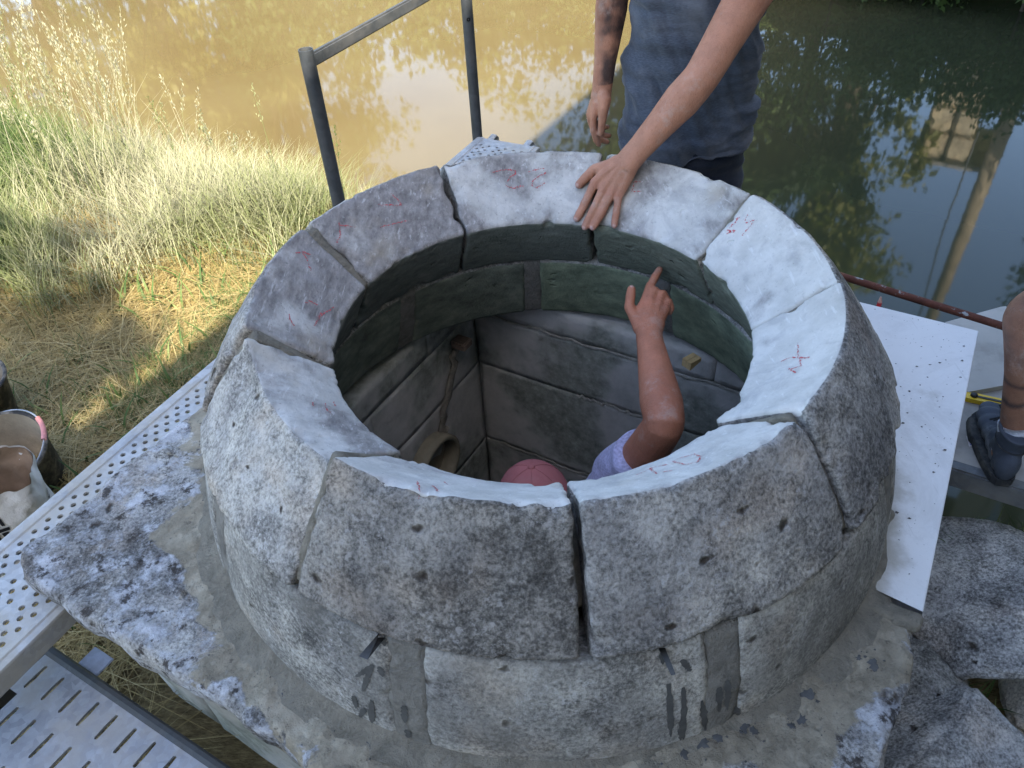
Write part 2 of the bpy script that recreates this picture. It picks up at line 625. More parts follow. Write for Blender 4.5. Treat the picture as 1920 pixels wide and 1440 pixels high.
def voussoir(name, a0, a1, prof, bulge, mat, parent, st=(0, 0, 0), ds=.0065, amp=1.0, seed=0, rnd=1, dz=0.0, deform=None, wob=(1, 1), chips=1.0):
    """one curved stone between angles a0,a1 (deg); prof: inner-top, outer-top, outer-bottom, inner-bottom (R,z)"""
    a0, a1 = math.radians(a0), math.radians(a1)
    prof = [np.array(q, float) for q in prof]
    pts, wts, cd = [], [], []
    for e in range(4):
        A, B = prof[e], prof[(e + 1) % 4]
        L_ = np.linalg.norm(B - A)
        n = max(4, int(L_ / (ds if e != 2 else ds * 3)))
        t = np.arange(n) / n
        nn = np.array([-(B - A)[1], (B - A)[0]]) / L_
        P = A + t[:, None] * (B - A) + nn * (bulge[e] * 4 * t * (1 - t))[:, None]
        pts.append(P)
        w = np.zeros((n, 3))
        if e == 0:
            w[:, 0] = 1
        elif e == 1:
            w[:, 2] = 1
        elif e == 3:
            w[:, 1] = 1
        wts.append(w)
        cd.append(np.minimum(t, 1 - t) * L_)
    Q = np.concatenate(pts)
    Wt = np.concatenate(wts)
    CD = np.concatenate(cd)
    near = CD < rnd * ds
    for _ in range(rnd + 1):
        S = (np.roll(Q, 1, 0) + np.roll(Q, -1, 0)) / 2
        Q = np.where(near[:, None], .5 * Q + .5 * S, Q)
    Wt = (np.roll(Wt, 1, 0) + Wt * 2 + np.roll(Wt, -1, 0)) / 4
    cen = Q.mean(0)
    ns = len(Q)
    Rm = Q[:, 0].mean()
    nt_ = max(4, int((a1 - a0) * Rm / ds) + 1)
    t = np.linspace(0, 1, nt_)
    sidx = np.arange(ns) / ns
    loop = np.stack([np.cos(sidx * 2 * np.pi), np.sin(sidx * 2 * np.pi), np.full(ns, seed * 1.7)], -1)
    g0 = (fbm(loop, 2.6, 4, 11 + seed) - .5) * .014 * wob[0] / Rm
    g1 = (fbm(loop, 2.6, 4, 51 + seed) - .5) * .014 * wob[1] / Rm
    TH = a0 + g0[None] + t[:, None] * ((a1 + g1) - (a0 + g0))[None]
    inset = np.zeros(nt_)
    k = np.arange(nt_)
    dend = np.minimum(k, nt_ - 1 - k) * (a1 - a0) * Rm / (nt_ - 1)
    rr = .004
    inset = np.where(dend < rr, rr - np.sqrt(np.maximum(0, rr * rr - (rr - dend) ** 2)), 0)
    dirc = Q - cen
    dirc /= np.linalg.norm(dirc, axis=1)[:, None]
    QQ = Q[None] - dirc[None] * inset[:, None, None] * 1.1
    Rr, Zz = QQ[..., 0], QQ[..., 1] + dz
    if deform:
        Rr, Zz = deform(Rr, Zz, TH, Wt)
    P = np.stack([Rr * np.cos(TH), Rr * np.sin(TH), Zz], -1)
    du = np.gradient(P, axis=0)
    dv = (np.roll(P, -1, 1) - np.roll(P, 1, 1))
    N = np.cross(dv, du)
    N /= np.linalg.norm(N, axis=-1, keepdims=True) + 1e-12
    out = (P - np.stack([cen[0] * np.cos(TH), cen[0] * np.sin(TH), np.full_like(TH, cen[1] + dz)], -1))
    if (N * out).sum() < 0:
        N = -N
    off = seed * 3.1
    d = (fbm(P + off, 6, 2, 1) - .5) * .006 + (fbm(P + off, 34, 3, 2) - .5) * .0045
    d = d * amp
    cmask = np.exp(-(CD / .022) ** 2)[None] + np.exp(-(dend / .018) ** 2)[:, None]
    chip = np.maximum(0, fbm(P + off, 15, 4, 4) - .57) * .085 * np.clip(cmask, 0, 1.3) * chips
    P = P + N * (d - chip)[..., None]
    verts = P.reshape(-1, 3)
    fw = np.broadcast_to(Wt[None], (nt_, ns, 3)).reshape(-1, 3)
    faces = [grid_faces(nt_, ns, cv=True)]
    vs, fws = [verts], [fw]
    base = len(verts)
    cap_tris = []
    for end in (0, nt_ - 1):
        ring = P[end]
        c = ring.mean(0)
        prev = np.arange(ns) + end * ns
        tdir = np.array([-math.sin(a0 if end == 0 else a1), math.cos(a0 if end == 0 else a1), 0])
        for sc in (.93, .75, .5, .25):
            R2 = c + (ring - c) * sc
            R2 = R2 + tdir * ((fbm(R2 + off, 25, 2, 6) - .5) * .012)[:, None]
            idx = np.arange(ns) + base
            vs.append(R2)
            fws.append(np.zeros((ns, 3)))
            q = np.stack([prev, np.roll(prev, -1), np.roll(idx, -1), idx], 1)
            faces.append(q if end == 0 else q[:, ::-1])
            prev = idx
            base += ns
        vs.append(c[None])
        fws.append(np.zeros((1, 3)))
        ci = base
        base += 1
        q = np.stack([prev, np.roll(prev, -1), np.full(ns, ci), np.full(ns, ci)], 1)
        cap_tris.append(q[:, :3] if end == 0 else q[:, [1, 0, 2]])
    V_ = np.concatenate(vs)
    F_ = np.concatenate(faces)[:, ::-1].tolist() + np.concatenate(cap_tris)[:, ::-1].tolist()
    fw_ = np.concatenate(fws)
    sts = np.tile(np.array(st, float), (len(V_), 1))
    return mesh(name, V_, F_, mat, parent, True, {'fw': fw_, 'st': sts})


dome = empty('stone_dome')
tag(dome, 'grey lichen covered ring of curved stones with open centre, on the square slab', 'stone ring')

UP = [(.48, .36), (.644, .50), (.802, .278), (.572, .177)]
LO = [(.574, .172), (.792, .270), (.848, -.03), (.650, -.075)]


def worn(Rr, Zz, TH, Wt):
    """the battered stone: its outer arris is knocked off towards the front"""
    a = np.degrees(TH) % 360
    w = np.clip((a - 192) / 8, 0, 1) * np.clip((239 - a) / 10, 0, 1)
    s_ = np.clip((Rr - .54) / .12, 0, 1) * np.clip((Zz - .30) / .16, 0, 1)
    k = w * s_ * (.35 + .9 * fbm(np.stack([a * .09, Zz * 9, Rr * 9], -1), 1, 3, 21))
    return Rr - .012 * k, Zz - .055 * k


STONES = [  # a0, a1, (grey top, algae, outer dark), dz, deform, label
    (111.9, 150.8, (.72, .15, .1), .0, None),
    (153.4, 189.6, (.62, .05, .1), .0, None),
    (192.6, 231.4, (.35, .05, .0), .0, worn),
    (232.4, 270.7, (.12, .1, .75), .0, None),
    (272.1, 311.6, (.02, .3, .25), .0, None),
    (312.4, 350.9, (.0, .6, .15), .014, None),
    (352.1, 389.1, (.12, .9, .1), .004, None),
    (390.0, 428.8, (.30, .8, .1), .0, None),
    (430.1, 470.9, (.40, .35, .1), .0, None),
]
ring_stones = []
for k, (a0, a1, st, dz, df) in enumerate(STONES):
    ring_stones.append(voussoir('ring_stone', a0, a1, UP, (.0, .007, 0, .003), M_RING, dome, st, seed=k, dz=dz, deform=df, wob=(1, 1)))
LOW = []
for k in range(9):
    c = -111 + 40 * k
    green = 1.0 if c + 20 > 0 and c + 20 < 80 else .3
    LOW.append(voussoir('course_stone', c + 2.4, c + 37.6, LO, (.0, .012, 0, .004), M_LOWC, dome, (0, green, 0), ds=.009, seed=20 + k, amp=.7, chips=.5))
    voussoir('mortar_joint', c - 2.75, c + 2.75, [(q[0] + (.003 if i in (0, 3) else -.003), q[1]) for i, q in enumerate(LO)], (0, .012, 0, .004), M_MORTAR_J, dome, ds=.009, seed=40 + k, amp=2.0, rnd=1, chips=0)


def shrink(k_in, k_out, k_top):
    return [(.48 + k_in, .36 - k_top), (.644 - k_out, .50 - k_top), (.802 - k_out, .278 + .01), (.572 + k_in, .177 + .01)]


for c, w, ko, kt, ki in ((152.0, 3.6, .012, .010, .012), (191.1, 3.8, .020, .014, .012), (351.5, 2.2, .008, .006, .02), (389.55, 1.9, .012, .010, .02), (312.0, 1.9, .02, .010, .01), (231.9, 2.2, .016, .008, .008), (271.4, 2.6, .09, .14, .05)):
    voussoir('mortar_joint', c - w / 2, c + w / 2, shrink(ki, ko, kt), (0, .012, 0, 0), M_MORTAR, dome, ds=.008, seed=int(c), amp=1.2, rnd=1, chips=0)
# mortar fillet at the foot of the dome
a = np.linspace(0, 2 * np.pi, 420, endpoint=False)
pr = np.array([(.840, .012), (.848, .010), (.855, .006), (.864, .003), (.876, .0), (.90, -.006)])
P = np.stack([pr[None, :, 0] * np.cos(a)[:, None], pr[None, :, 0] * np.sin(a)[:, None], np.broadcast_to(pr[None, :, 1], (420, 6))], -1)
wv_ = fbm(P, 9, 3, 31)[..., None]
P[..., :2] *= 1 + (wv_ - .5) * .022
P[..., 2] += (fbm(P, 24, 3, 33) - .5) * .014
mesh('mortar_fillet', P.reshape(-1, 3), grid_faces(420, 6, cu=True), M_MORTAR, dome)

# ------------------------------------------------------------------ square slab
HU, HV = .955, .945


def m_slab():
    n = NT('old_slab_stone', .93, .2)
    o = n.obj()
    c, h = lichen(n, dark=.55, seed=11.0, base=(.30, .285, .26))
    xyz = n.sep(o)
    r = n.m('SQRT', n.m('ADD', n.m('MULTIPLY', xyz[0], xyz[0]), n.m('MULTIPLY', xyz[1], xyz[1])))
    wl = n.m('MULTIPLY', n.step(n.noise(13, 8, .74, n.mapv(o, loc=(1, 5, 2))), .47, .60), .8)
    c = n.mix(wl, c, n.ramp(n.noise(60, 6, .7), [(.3, (.33, .33, .34)), (.7, (.68, .68, .70))]))
    ms = n.m('MULTIPLY', n.step(n.noise(19, 7, .75, n.mapv(o, loc=(7, 2, 9))), .53, .62), .92)
    c = n.mix(ms, c, (.045, .036, .030))
    # smeared mortar round the foot of the ring
    jag = n.m('ADD', n.m('MULTIPLY', n.noise(4.2, 6, .62, n.mapv(o, loc=(3, 3, 0)), .5), .62), n.m('MULTIPLY', n.noise(28, 5, .7), .10))
    mk = n.step(n.m('SUBTRACT', n.m('ADD', jag, .60), r), -.012, .014)
    mm = n.ramp(n.noise(9, 8, .75), [(.3, (.17, .145, .105)), (.5, (.29, .252, .185)), (.7, (.41, .365, .28))])
    mm = n.mix(n.m('MULTIPLY', n.step(n.noise(48, 6, .75), .58, .66), .7), mm, (.10, .085, .07))
    c = n.mix(mk, c, mm)
    n.col(c)
    h = n.m('ADD', n.m('MULTIPLY', h, n.m('MULTIPLY_ADD', mk, -.6, 1.0)), n.m('MULTIPLY', wl, .25))
    n.bump(h, .014, .85)
    return n.mat


def m_white():
    n = NT('clean_white_slab', .75, .3)
    o = n.obj()
    c = n.ramp(n.noise(3, 4, .5), [(.3, (.66, .655, .64)), (.7, (.74, .735, .72))])
    sp = n.m('MULTIPLY', n.step(n.noise(150, 3, .6), .66, .72), n.step(n.noise(5, 3, .5, n.mapv(o, loc=(2, 9, 1))), .40, .6))
    c = n.mix(n.m('MULTIPLY', sp, .8), c, (.16, .15, .14))
    st = n.m('MULTIPLY', n.step(n.noise(6, 5, .6, n.mapv(o, loc=(4, 4, 4))), .60, .70), .35)
    c = n.mix(st, c, (.36, .33, .27))
    sm = n.m('MULTIPLY', n.step(n.noise(3.2, 7, .75, n.mapv(o, loc=(9, 1, 4)), 1.0), .50, .66), .30)
    c = n.mix(sm, c, (.42, .41, .39))
    sc2 = n.m('MULTIPLY', n.step(n.noise(60, 3, .6, n.mapv(o, scale=(1, .07, 1), rot=(0, 0, .9))), .64, .70), .25)
    c = n.mix(sc2, c, (.45, .44, .42))
    xyz = n.sep(o)
    r = n.m('SQRT', n.m('ADD', n.m('MULTIPLY', xyz[0], xyz[0]), n.m('MULTIPLY', xyz[1], xyz[1])))
    near = n.m('SUBTRACT', 1.0, n.step(n.m('ADD', r, n.m('MULTIPLY', n.noise(12, 5, .65), .12)), .91, .97))
    c = n.mix(n.m('MULTIPLY', near, .8), c, (.33, .30, .24))
    n.col(c)
    n.bump(n.noise(70, 4, .6), .0015, .6)
    return n.mat


slab = empty('square_slab')
tag(slab, 'square stone slab under the ring, old lichen covered half and clean white corner', 'stone slab')


def slab_piece(name, d0, d1, mat, crisp, thick=.09):
    th = np.radians(np.linspace(d0, d1, int((d1 - d0) * 2.6)))
    for cx, cy in ((1, 1), (1, -1), (-1, 1), (-1, -1)):
        ca = UA + math.atan2(-cy * HV, cx * HU)
        for sh in (-2 * math.pi, 0, 2 * math.pi):
            if th[0] < ca + sh < th[-1]:
                th[np.argmin(abs(th - ca - sh))] = ca + sh
    rb = 1 / np.maximum(abs(np.cos(th - UA)) / HU, abs(np.sin(th - UA)) / HV)
    if not crisp:
        e3 = np.stack([np.cos(th) * 2, np.sin(th) * 2, th * 0], -1)
        rb = np.minimum(rb, 1.305) * (1 + (fbm(e3, 5, 4, 70) - .5) * .035)
    else:
        rb = rb + .004
    q = np.linspace(0, 1, 60) ** .8
    rows, zs = [], []
    e = .004 if crisp else .022
    for k in q:
        rows.append(.665 + (rb - e - .665) * k)
        zs.append(0.0)
    for di, dz in ((.35 * e, -.07 * e), (.72 * e, -.3 * e), (.93 * e, -.65 * e), (e, -1.1 * e), (e * .95, -.5 * thick), (e * .8, -.8 * thick), (-.02, -thick), (-.10, -thick)):
        rows.append(rb - e + di)
        zs.append(dz)
    R_ = np.array(rows).T
    Z_ = np.broadcast_to(np.array(zs), R_.shape).copy()
    P = np.stack([R_ * np.cos(th)[:, None], R_ * np.sin(th)[:, None], Z_], -1)
    if not crisp:
        P[..., 2] += (fbm(P, 6, 3, 61) - .5) * .026 + (fbm(P, 28, 3, 62) - .5) * .012 - .004
        side = (fbm(P, 11, 3, 63) - .5) * .03
        P[..., 0] += side * np.cos(th)[:, None] * (Z_ < -.002)
        P[..., 1] += side * np.sin(th)[:, None] * (Z_ < -.002)
    return mesh(name, P.reshape(-1, 3), grid_faces(*R_.shape), mat, slab, not crisp)


M_SLAB = m_slab()
slab_piece('old_slab', 60.2, 320.6, M_SLAB, False)
ws = slab_piece('white_slab', -38.2, 60.0, m_white(), True, .05)
ws.location.z = .006
tag(ws, 'clean white corner of the slab speckled with crumbs')
MORTAR_PATCH = [(-.122, .880, .045, .15), (-.13, .915, .04, .05)]


def rough_box(mb_or_name, c, d, R=None, res=.02, rnd=.012, amp=.006, seed=0, mat=None, parent=None, sc=9, amp2=0.0, sc2=2.0, flat=None):
    h = np.array(d, float) / 2
    vs, fs, base = [], [], 0
    for ax in range(3):
        a1_, a2_ = (ax + 1) % 3, (ax + 2) % 3
        n1, n2 = max(2, int(d[a1_] / res) + 1), max(2, int(d[a2_] / res) + 1)
        for s in (-1, 1):
            G = np.zeros((n1, n2, 3))
            G[..., ax] = s * h[ax]
            G[..., a1_] = np.linspace(-h[a1_], h[a1_], n1)[:, None]
            G[..., a2_] = np.linspace(-h[a2_], h[a2_], n2)[None]
            f = grid_faces(n1, n2, off=base)
            fs.append(f if s > 0 else f[:, ::-1])
            vs.append(G.reshape(-1, 3))
            base += n1 * n2
    P = np.concatenate(vs)
    q = np.clip(P, -(h - rnd), h - rnd)
    dd = P - q
    P = q + dd / (np.linalg.norm(dd, axis=1)[:, None] + 1e-12) * rnd
    off = seed * 5.3
    D = np.stack([fbm(P + off + 31 * k, sc, 3, 80 + k) - .5 for k in range(3)], -1) * 2 * amp
    if amp2:
        D += np.stack([fbm(P + off + 13 * k, sc2, 2, 90 + k) - .5 for k in range(3)], -1) * 2 * amp2
    P = P + D
    if R is not None:
        P = P @ np.array(R).T
    o = mesh(mb_or_name, P + np.array(c), np.concatenate(fs), mat, parent, True)
    bm = bmesh.new()
    bm.from_mesh(o.data)
    bmesh.ops.remove_doubles(bm, verts=bm.verts, dist=1e-4)
    bm.to_mesh(o.data)
    bm.free()
    o.data.polygons.foreach_set('use_smooth', np.ones(len(o.data.polygons), bool))
    return o


for k, (a_, b_, da_, db_) in enumerate(MORTAR_PATCH):
    rough_box('mortar_patch', W(a_, b_, -.012), (da_, db_, .026), rotz(UA), .008, .012, .008, 600 + k, M_MORTAR, slab, 20)
# ------------------------------------------------------------------ chamber under the slab
def m_chamber():
    n = NT('damp_chamber_stone', .85, .3)
    o = n.obj()
    a = n.noise(5, 7, .7)
    b = n.noise(26, 8, .75, n.mapv(o, loc=(2, 4, 4)))
    c = n.ramp(a, [(.3, (.34, .33, .31)), (.5, (.49, .475, .445)), (.7, (.58, .56, .53))])
    gr = n.ramp(b, [(.35, (.16, .17, .145)), (.6, (.33, .34, .295)), (.75, (.50, .50, .45))])
    c = n.mix(n.step(n.noise(3, 4, .6, n.mapv(o, loc=(1, 1, 7))), .42, .58), c, gr)
    c = n.mix(n.m('MULTIPLY', n.step(b, .60, .72), .5), c, (.42, .41, .38))
    n.col(c)
    n.bump(n.m('ADD', a, n.m('MULTIPLY', b, .8)), .012, .8)
    return n.mat


M_CH = m_chamber()
chamber = empty('stone_chamber', (0, 0, 0))
tag(chamber, 'damp dark stone chamber below the ring, seen through its opening', 'chamber')
RU = rotz(UA)
KC = .62
CZ = [-.095, -.2, -.447, -.86, -1.28, -1.75]
sd_k = 0
for k in range(5):
    z1, z0 = CZ[k], CZ[k + 1]
    zc, hz = (z0 + z1) / 2, z1 - z0 - .001
    for side in range(4):
        # local axes: n = wall normal direction (u/v signs), t = along
        cuts = [[-.62, .10, .62], [-.62, .62], [-.62, .62], [-.62, .33, .62], [-.62, 0, .62]][(k + side * 3) % 5] if side else [[-.62, .28, .62], [-.62, .62], [-.62, .62], [-.62, .12, .62], [-.62, 0, .62]][k]
        for a0, a1 in zip(cuts[:-1], cuts[1:]):
            sd_k += 1
            cc, L_ = (a0 + a1) / 2, a1 - a0 - .001
            th_ = .23
            if side == 0:
                p, dm = W(KC + th_ / 2, cc, zc), (th_, L_, hz)
            elif side == 1:
                p, dm = W(cc, -KC - th_ / 2, zc), (L_, th_, hz)
            elif side == 2:
                p, dm = W(-KC - th_ / 2, cc, zc), (th_, L_, hz)
            else:
                p, dm = W(cc, KC + th_ / 2, zc), (L_, th_, hz)
            rough_box('wall_stone', p, dm, RU, (.022 if side < 2 else .06), .0025, .0028, sd_k, M_CH, chamber)
for sx in (-1, 1):
    for sy in (-1, 1):
        rough_box('corner_stone', W(sx * (KC + .12), sy * (KC + .12), -.93), (.21, .21, 1.66), RU, .06, .01, .008, sx + 3 * sy + 200, M_CH, chamber)
rough_box('floor_stone', W(0, 0, -1.80), (1.25, 1.25, .1), RU, .08, .01, .008, 300, M_CH, chamber)
# mortar proud of the joints on the wall left of the corner
mb = MB()


def lw(u_, z_, out=.0):
    return W(u_, -KC + out, z_)


rng = np.random.default_rng(3)
pts = [lw(.49 - .02 * k + .012 * rng.normal(), -.25 - .036 * k, .012) for k in range(10)]
mb.tube(pts, [(.014 + .010 * rng.random(), .008) for _ in pts], 8, upv=(V[0], V[1], 0))
mb.build('mortar_joint', M_MORTAR_D, chamber, True)
for z_, va, vb in ((-.2, -.6, .45), (-.446, -.2, .08), (-.862, -.6, .3)):
    mb = MB()
    nn_ = 26
    mb.tube([W(KC - .002, va + (vb - va) * k / (nn_ - 1), z_ + .005 * rng.normal()) for k in range(nn_)], [(.004 + .004 * rng.random(), .0035) for _ in range(nn_)], 6, upv=(U[0], U[1], 0))
    mb.build('mortar_joint', m_mortar('pale_mortar', (.40, .38, .33)) if z_ == -.2 else bpy.data.materials['pale_mortar'], chamber, True)
# clay pipe mouth low in the left wall
M_PIPE = m_plain('pipe_clay', (.24, .21, .15), .8, .2, .3, 9)
mb = MB()
Rp = rot_between((V[0], V[1], 0), (0, 0, 1))
mb.lathe([(.118, -.05), (.128, .030), (.128, .055), (.112, .060), (.106, .05), (.104, -.02)], lw(.235, -.645), 36, Rp)
mb.lathe([(.105, .0), (.001, .0)], lw(.235, -.645), 36, Rp)
mb.build('pipe_mouth', M_PIPE, chamber, True)

# ------------------------------------------------------------------ building behind, casting the shade
M_WALL = m_lichen('house_wall', .2, 9.0, (.36, .32, .26), .02)
bld = empty('mill_building', tuple(W(0, 2.6, -1.7)))
tag(bld, 'tall stone mill building standing behind the photographer', 'building')
EAVE = (2.4 + 2.05) / .66 - .7
mb = MB()
bcen = W(-1.0, 2.6 + 3.0, (EAVE - 2.2) / 2)
mb.box(bcen - np.array(bld.location), (21, 6.0, EAVE + 2.2), RU @ np.array(Matrix.Rotation(0, 3, 'Z')))
mb.build('wall', M_WALL, bld)
mb = MB()
loc = np.array(bld.location)
e0, e1 = -11.7, 9.7
for s_ in (0,):
    A0, A1 = W(e0, 2.4, EAVE) - loc, W(e1, 2.4, EAVE) - loc
    R0, R1 = W(e0, 5.6, EAVE + 2.0) - loc, W(e1, 5.6, EAVE + 2.0) - loc
    B0, B1 = W(e0, 8.8, EAVE) - loc, W(e1, 8.8, EAVE) - loc
    dn = np.array([0, 0, -.12])
    mb.add([A0, A1, R1, R0, B1, B0, A0 + dn, A1 + dn, B1 + dn, B0 + dn], [(0, 1, 2, 3), (3, 2, 4, 5), (0, 6, 7, 1), (5, 4, 8, 9), (6, 9, 8, 7), (0, 3, 5, 9, 6), (1, 7, 8, 4, 2)])
mb.build('roof', m_plain('roof_tiles', (.24, .11, .06), .8, .2, .3, 6), bld)
for k in range(5):
    for zz in (.6, 3.2):
        mb = MB()
        mb.box(W(-8 + 3.6 * k, 2.585, zz) - loc, (.95, .07, 1.35), RU)
        w_ = mb.build('window', m_plain('window_glass', (.03, .035, .04), .1, .5, .1) if k == 0 and zz < 1 else bpy.data.materials['window_glass'], bld)
        mb = MB()
        mb.box(W(-8 + 3.6 * k, 2.56, zz - .73) - loc, (1.2, .2, .1), RU)
        mb.build('sill', M_WALL, w_)

# ================================================================== MARKS ON THE STONES
from mathutils.bvhtree import BVHTree
MARKS = {8: [[(0.602, 98.6), (0.605, 97.0), (0.605, 94.0), (0.601, 92.5), (0.593, 92.8), (0.586, 94.2), (0.576, 95.4)], [(0.569, 95.5), (0.562, 93.8), (0.565, 90.8)], [(0.597, 89.1), (0.6, 86.9), (0.602, 84.8)], [(0.593, 84.2), (0.584, 86.5), (0.575, 87.9), (0.566, 88.4), (0.558, 87.4), (0.565, 85.4), (0.571, 84.4)]], 7: [[(0.588, 59.8), (0.593, 58.0)], [(0.582, 59.5), (0.566, 59.3), (0.573, 56.9)]], 6: [[(0.581, 29.1), (0.594, 27.5), (0.579, 27.5), (0.566, 27.5)], [(0.555, 27.0), (0.568, 25.4), (0.562, 27.4)], [(0.607, 25.8), (0.588, 24.8), (0.606, 23.1)], [(0.598, 23.0), (0.569, 22.7)]], 0: [[(0.613, 144.1), (0.601, 145.2), (0.587, 147.2), (0.581, 149.4)], [(0.605, 145.1), (0.596, 143.1), (0.585, 141.6)], [(0.56, 135.5), (0.555, 131.5), (0.548, 126.8)], [(0.615, 127.0), (0.593, 126.3), (0.583, 126.0), (0.603, 132.4)]], 1: [[(0.618, 160.6), (0.611, 158.9), (0.596, 158.1)], [(0.612, 158.9), (0.595, 160.0), (0.576, 162.3)], [(0.524, 175.7), (0.516, 172.5), (0.506, 168.3)], [(0.526, 179.4), (0.523, 177.1), (0.522, 172.9)], [(0.574, 179.6), (0.569, -178.6), (0.559, -177.5)], [(0.555, 172.8), (0.548, 171.2), (0.533, 170.9)]], 3: [[(0.606, -114.3), (0.638, -111.9)], [(0.603, -111.7), (0.631, -109.2), (0.626, -110.1)], [(0.564, -111.6), (0.577, -109.9)]], 2: [[(0.554, -149.9), (0.556, -148.5)], [(0.532, -149.8), (0.541, -146.6), (0.534, -145.1)], [(0.511, -151.9), (0.516, -149.5)]], 4: [[(0.532, -66.5), (0.53, -64.3), (0.544, -62.5), (0.573, -63.7), (0.586, -65.5), (0.572, -67.0), (0.532, -66.5)], [(0.531, -74.6), (0.522, -70.6), (0.536, -68.2)], [(0.518, -70.8), (0.569, -72.7)], [(0.571, -71.6), (0.579, -70.1)]], 5: [[(0.571, -23.2), (0.577, -28.2)], [(0.549, -27.8), (0.565, -27.4), (0.6, -30.1)], [(0.581, -28.9), (0.591, -32.3), (0.569, -32.3)], [(0.569, -31.6), (0.586, -34.3)]]}
DRIPS = [(-79.2, 0.27, -79.3, 0.237), (-78.7, 0.192, -78.1, 0.036), (-76.8, 0.173, -76.3, 0.011), (-76.8, 0.096, -76.7, 0.006), (-76.8, 0.343, -75.8, 0.205), (-74.2, 0.119, -73.2, 0.0), (-71.7, 0.132, -71.5, 0.061), (-70.6, 0.143, -70.3, 0.055), (-69.0, 0.049, -68.3, 0.0), (-115.8, 0.238, -117.5, 0.113), (-114.8, 0.198, -114.3, 0.175), (-117.6, 0.058, -118.9, 0.0), (-116.3, 0.095, -117.0, 0.0), (-119.1, 0.083, -119.1, 0.043), (-111.6, 0.115, -111.8, 0.062), (-111.5, -0.009, -111.7, 0.0), (-115.6, 0.239, -118.4, 0.144), (-115.3, 0.242, -114.2, 0.239)]
SPLASH = [(0.456, -0.747), (0.411, -0.803), (0.433, -0.794), (0.318, -0.803), (0.337, -0.812), (0.263, -0.819), (0.198, -0.844), (0.236, -0.827), (-0.386, -0.78), (-0.322, -0.814), (-0.57, -0.665), (-0.438, -0.749), (-0.227, -0.823), (0.583, -0.68), (0.608, -0.695)]


def bvh(o):
    me = o.data
    return BVHTree.FromPolygons([v.co[:] for v in me.vertices], [p.vertices[:] for p in me.polygons])


def resample(pts, step):
    pts = np.array(pts, float)
    d = np.r_[0, np.cumsum(np.linalg.norm(np.diff(pts, axis=0), axis=1))]
    n = max(2, int(d[-1] / step) + 1)
    t = np.linspace(0, d[-1], n)
    return np.stack([np.interp(t, d, pts[:, k]) for k in range(pts.shape[1])], 1)


n_ = NT('red_crayon', .9, .1)
n_.col(n_.ramp(n_.noise(160, 4, .7), [(.35, (.55, .16, .17)), (.6, (.50, .06, .07))]))
tb_ = n_.n('BsdfTransparent')
mx_ = n_.n('MixShader')
n_.L(n_.step(n_.noise(210, 3, .7), .44, .56), mx_.inputs[0])          # wax skips over the rough grain
n_.t.links.new(tb_.outputs[0], mx_.inputs[1])
n_.t.links.new(n_.b.outputs[0], mx_.inputs[2])
n_.t.links.new(mx_.outputs[0], n_.t.nodes['Material Output'].inputs['Surface'])
M_CRAYON = n_.mat
rng = np.random.default_rng(11)
for k, strokes in MARKS.items():
    tree = bvh(ring_stones[k])
    for s in strokes:
        P = np.array([(R * math.cos(math.radians(a)), R * math.sin(math.radians(a)), .36 + (R - .48) * .8537) for R, a in s])
        P = resample(P, .004)
        P = P + (rng.random(P.shape) - .5) * .0035
        hits = []
        for q in P:
            rr = math.hypot(q[0], q[1])
            nn = Vector((-q[0] / rr * .649, -q[1] / rr * .649, .761))
            hit, hn, _, _ = tree.ray_cast(Vector(q) + nn * .06, -nn, .12)
            if hit is not None:
                hits.append((np.array(hit) + np.array(nn) * .0012, np.array(nn)))
        if len(hits) < 3:
            continue
        H_ = np.array([h[0] for h in hits])
        T_ = np.gradient(H_, axis=0)
        T_ /= np.linalg.norm(T_, axis=1)[:, None] + 1e-9
        w_ = np.cross(T_, np.array([h[1] for h in hits])) * (.0009 + .0014 * rng.random(len(hits)))[:, None]
        nh = len(hits)
        mesh('crayon_mark', np.concatenate([H_ - w_, H_ + w_]), [(i, nh + i, nh + i + 1, i + 1) for i in range(nh - 1)], M_CRAYON, ring_stones[k])

M_WET = m_plain('wet_stain', (.075, .074, .070), .55, .35, .35, 40, 0)
low_tree = {i: bvh(o) for i, o in enumerate(LOW)}
joint_objs = [o for o in dome.children if o.name.startswith('mortar_joint')]


def shell_hit(th, z):
    d = Vector((math.cos(th), math.sin(th), 0))
    best = None
    for t_ in list(low_tree.values()) + jt:
        h, hn, _, dist = t_.ray_cast(d * 1.2 + Vector((0, 0, z)), -d, .6)
        if h is not None and (best is None or dist < best[1]):
            best = (np.array(h), dist)
    return best[0] if best else None


jt = [bvh(o) for o in joint_objs[:9]]
for (t0, z0, t1, z1) in DRIPS:
    z0, z1 = min(z0, .195), max(z1, .012)
    if z0 - z1 < .02:
        z0 = z1 + .03
    L_, R_ = [], []
    for q in np.linspace(0, 1, 14):
        th = math.radians(t0 + (t1 - t0) * q)
        hw = .0065 * (math.sin(math.pi * min(1, q * .85 + .12)) ** .7) * (.6 + .8 * rng.random())
        for lst, sg in ((L_, -1), (R_, 1)):
            tt_ = th + sg * hw / .83
            p_ = shell_hit(tt_, z0 + (z1 - z0) * q)
            if p_ is None:
                p_ = np.array([.84 * math.cos(tt_), .84 * math.sin(tt_), z0])
            lst.append(p_ + np.array([math.cos(tt_), math.sin(tt_), 0]) * .0015)
    nq = len(L_)
    mesh('water_drip', L_ + R_, [(i, i + nq, i + 1 + nq, i + 1) for i in range(nq - 1)], M_WET, dome)
st_ = bvh(bpy.data.objects['old_slab'])
mb = MB()
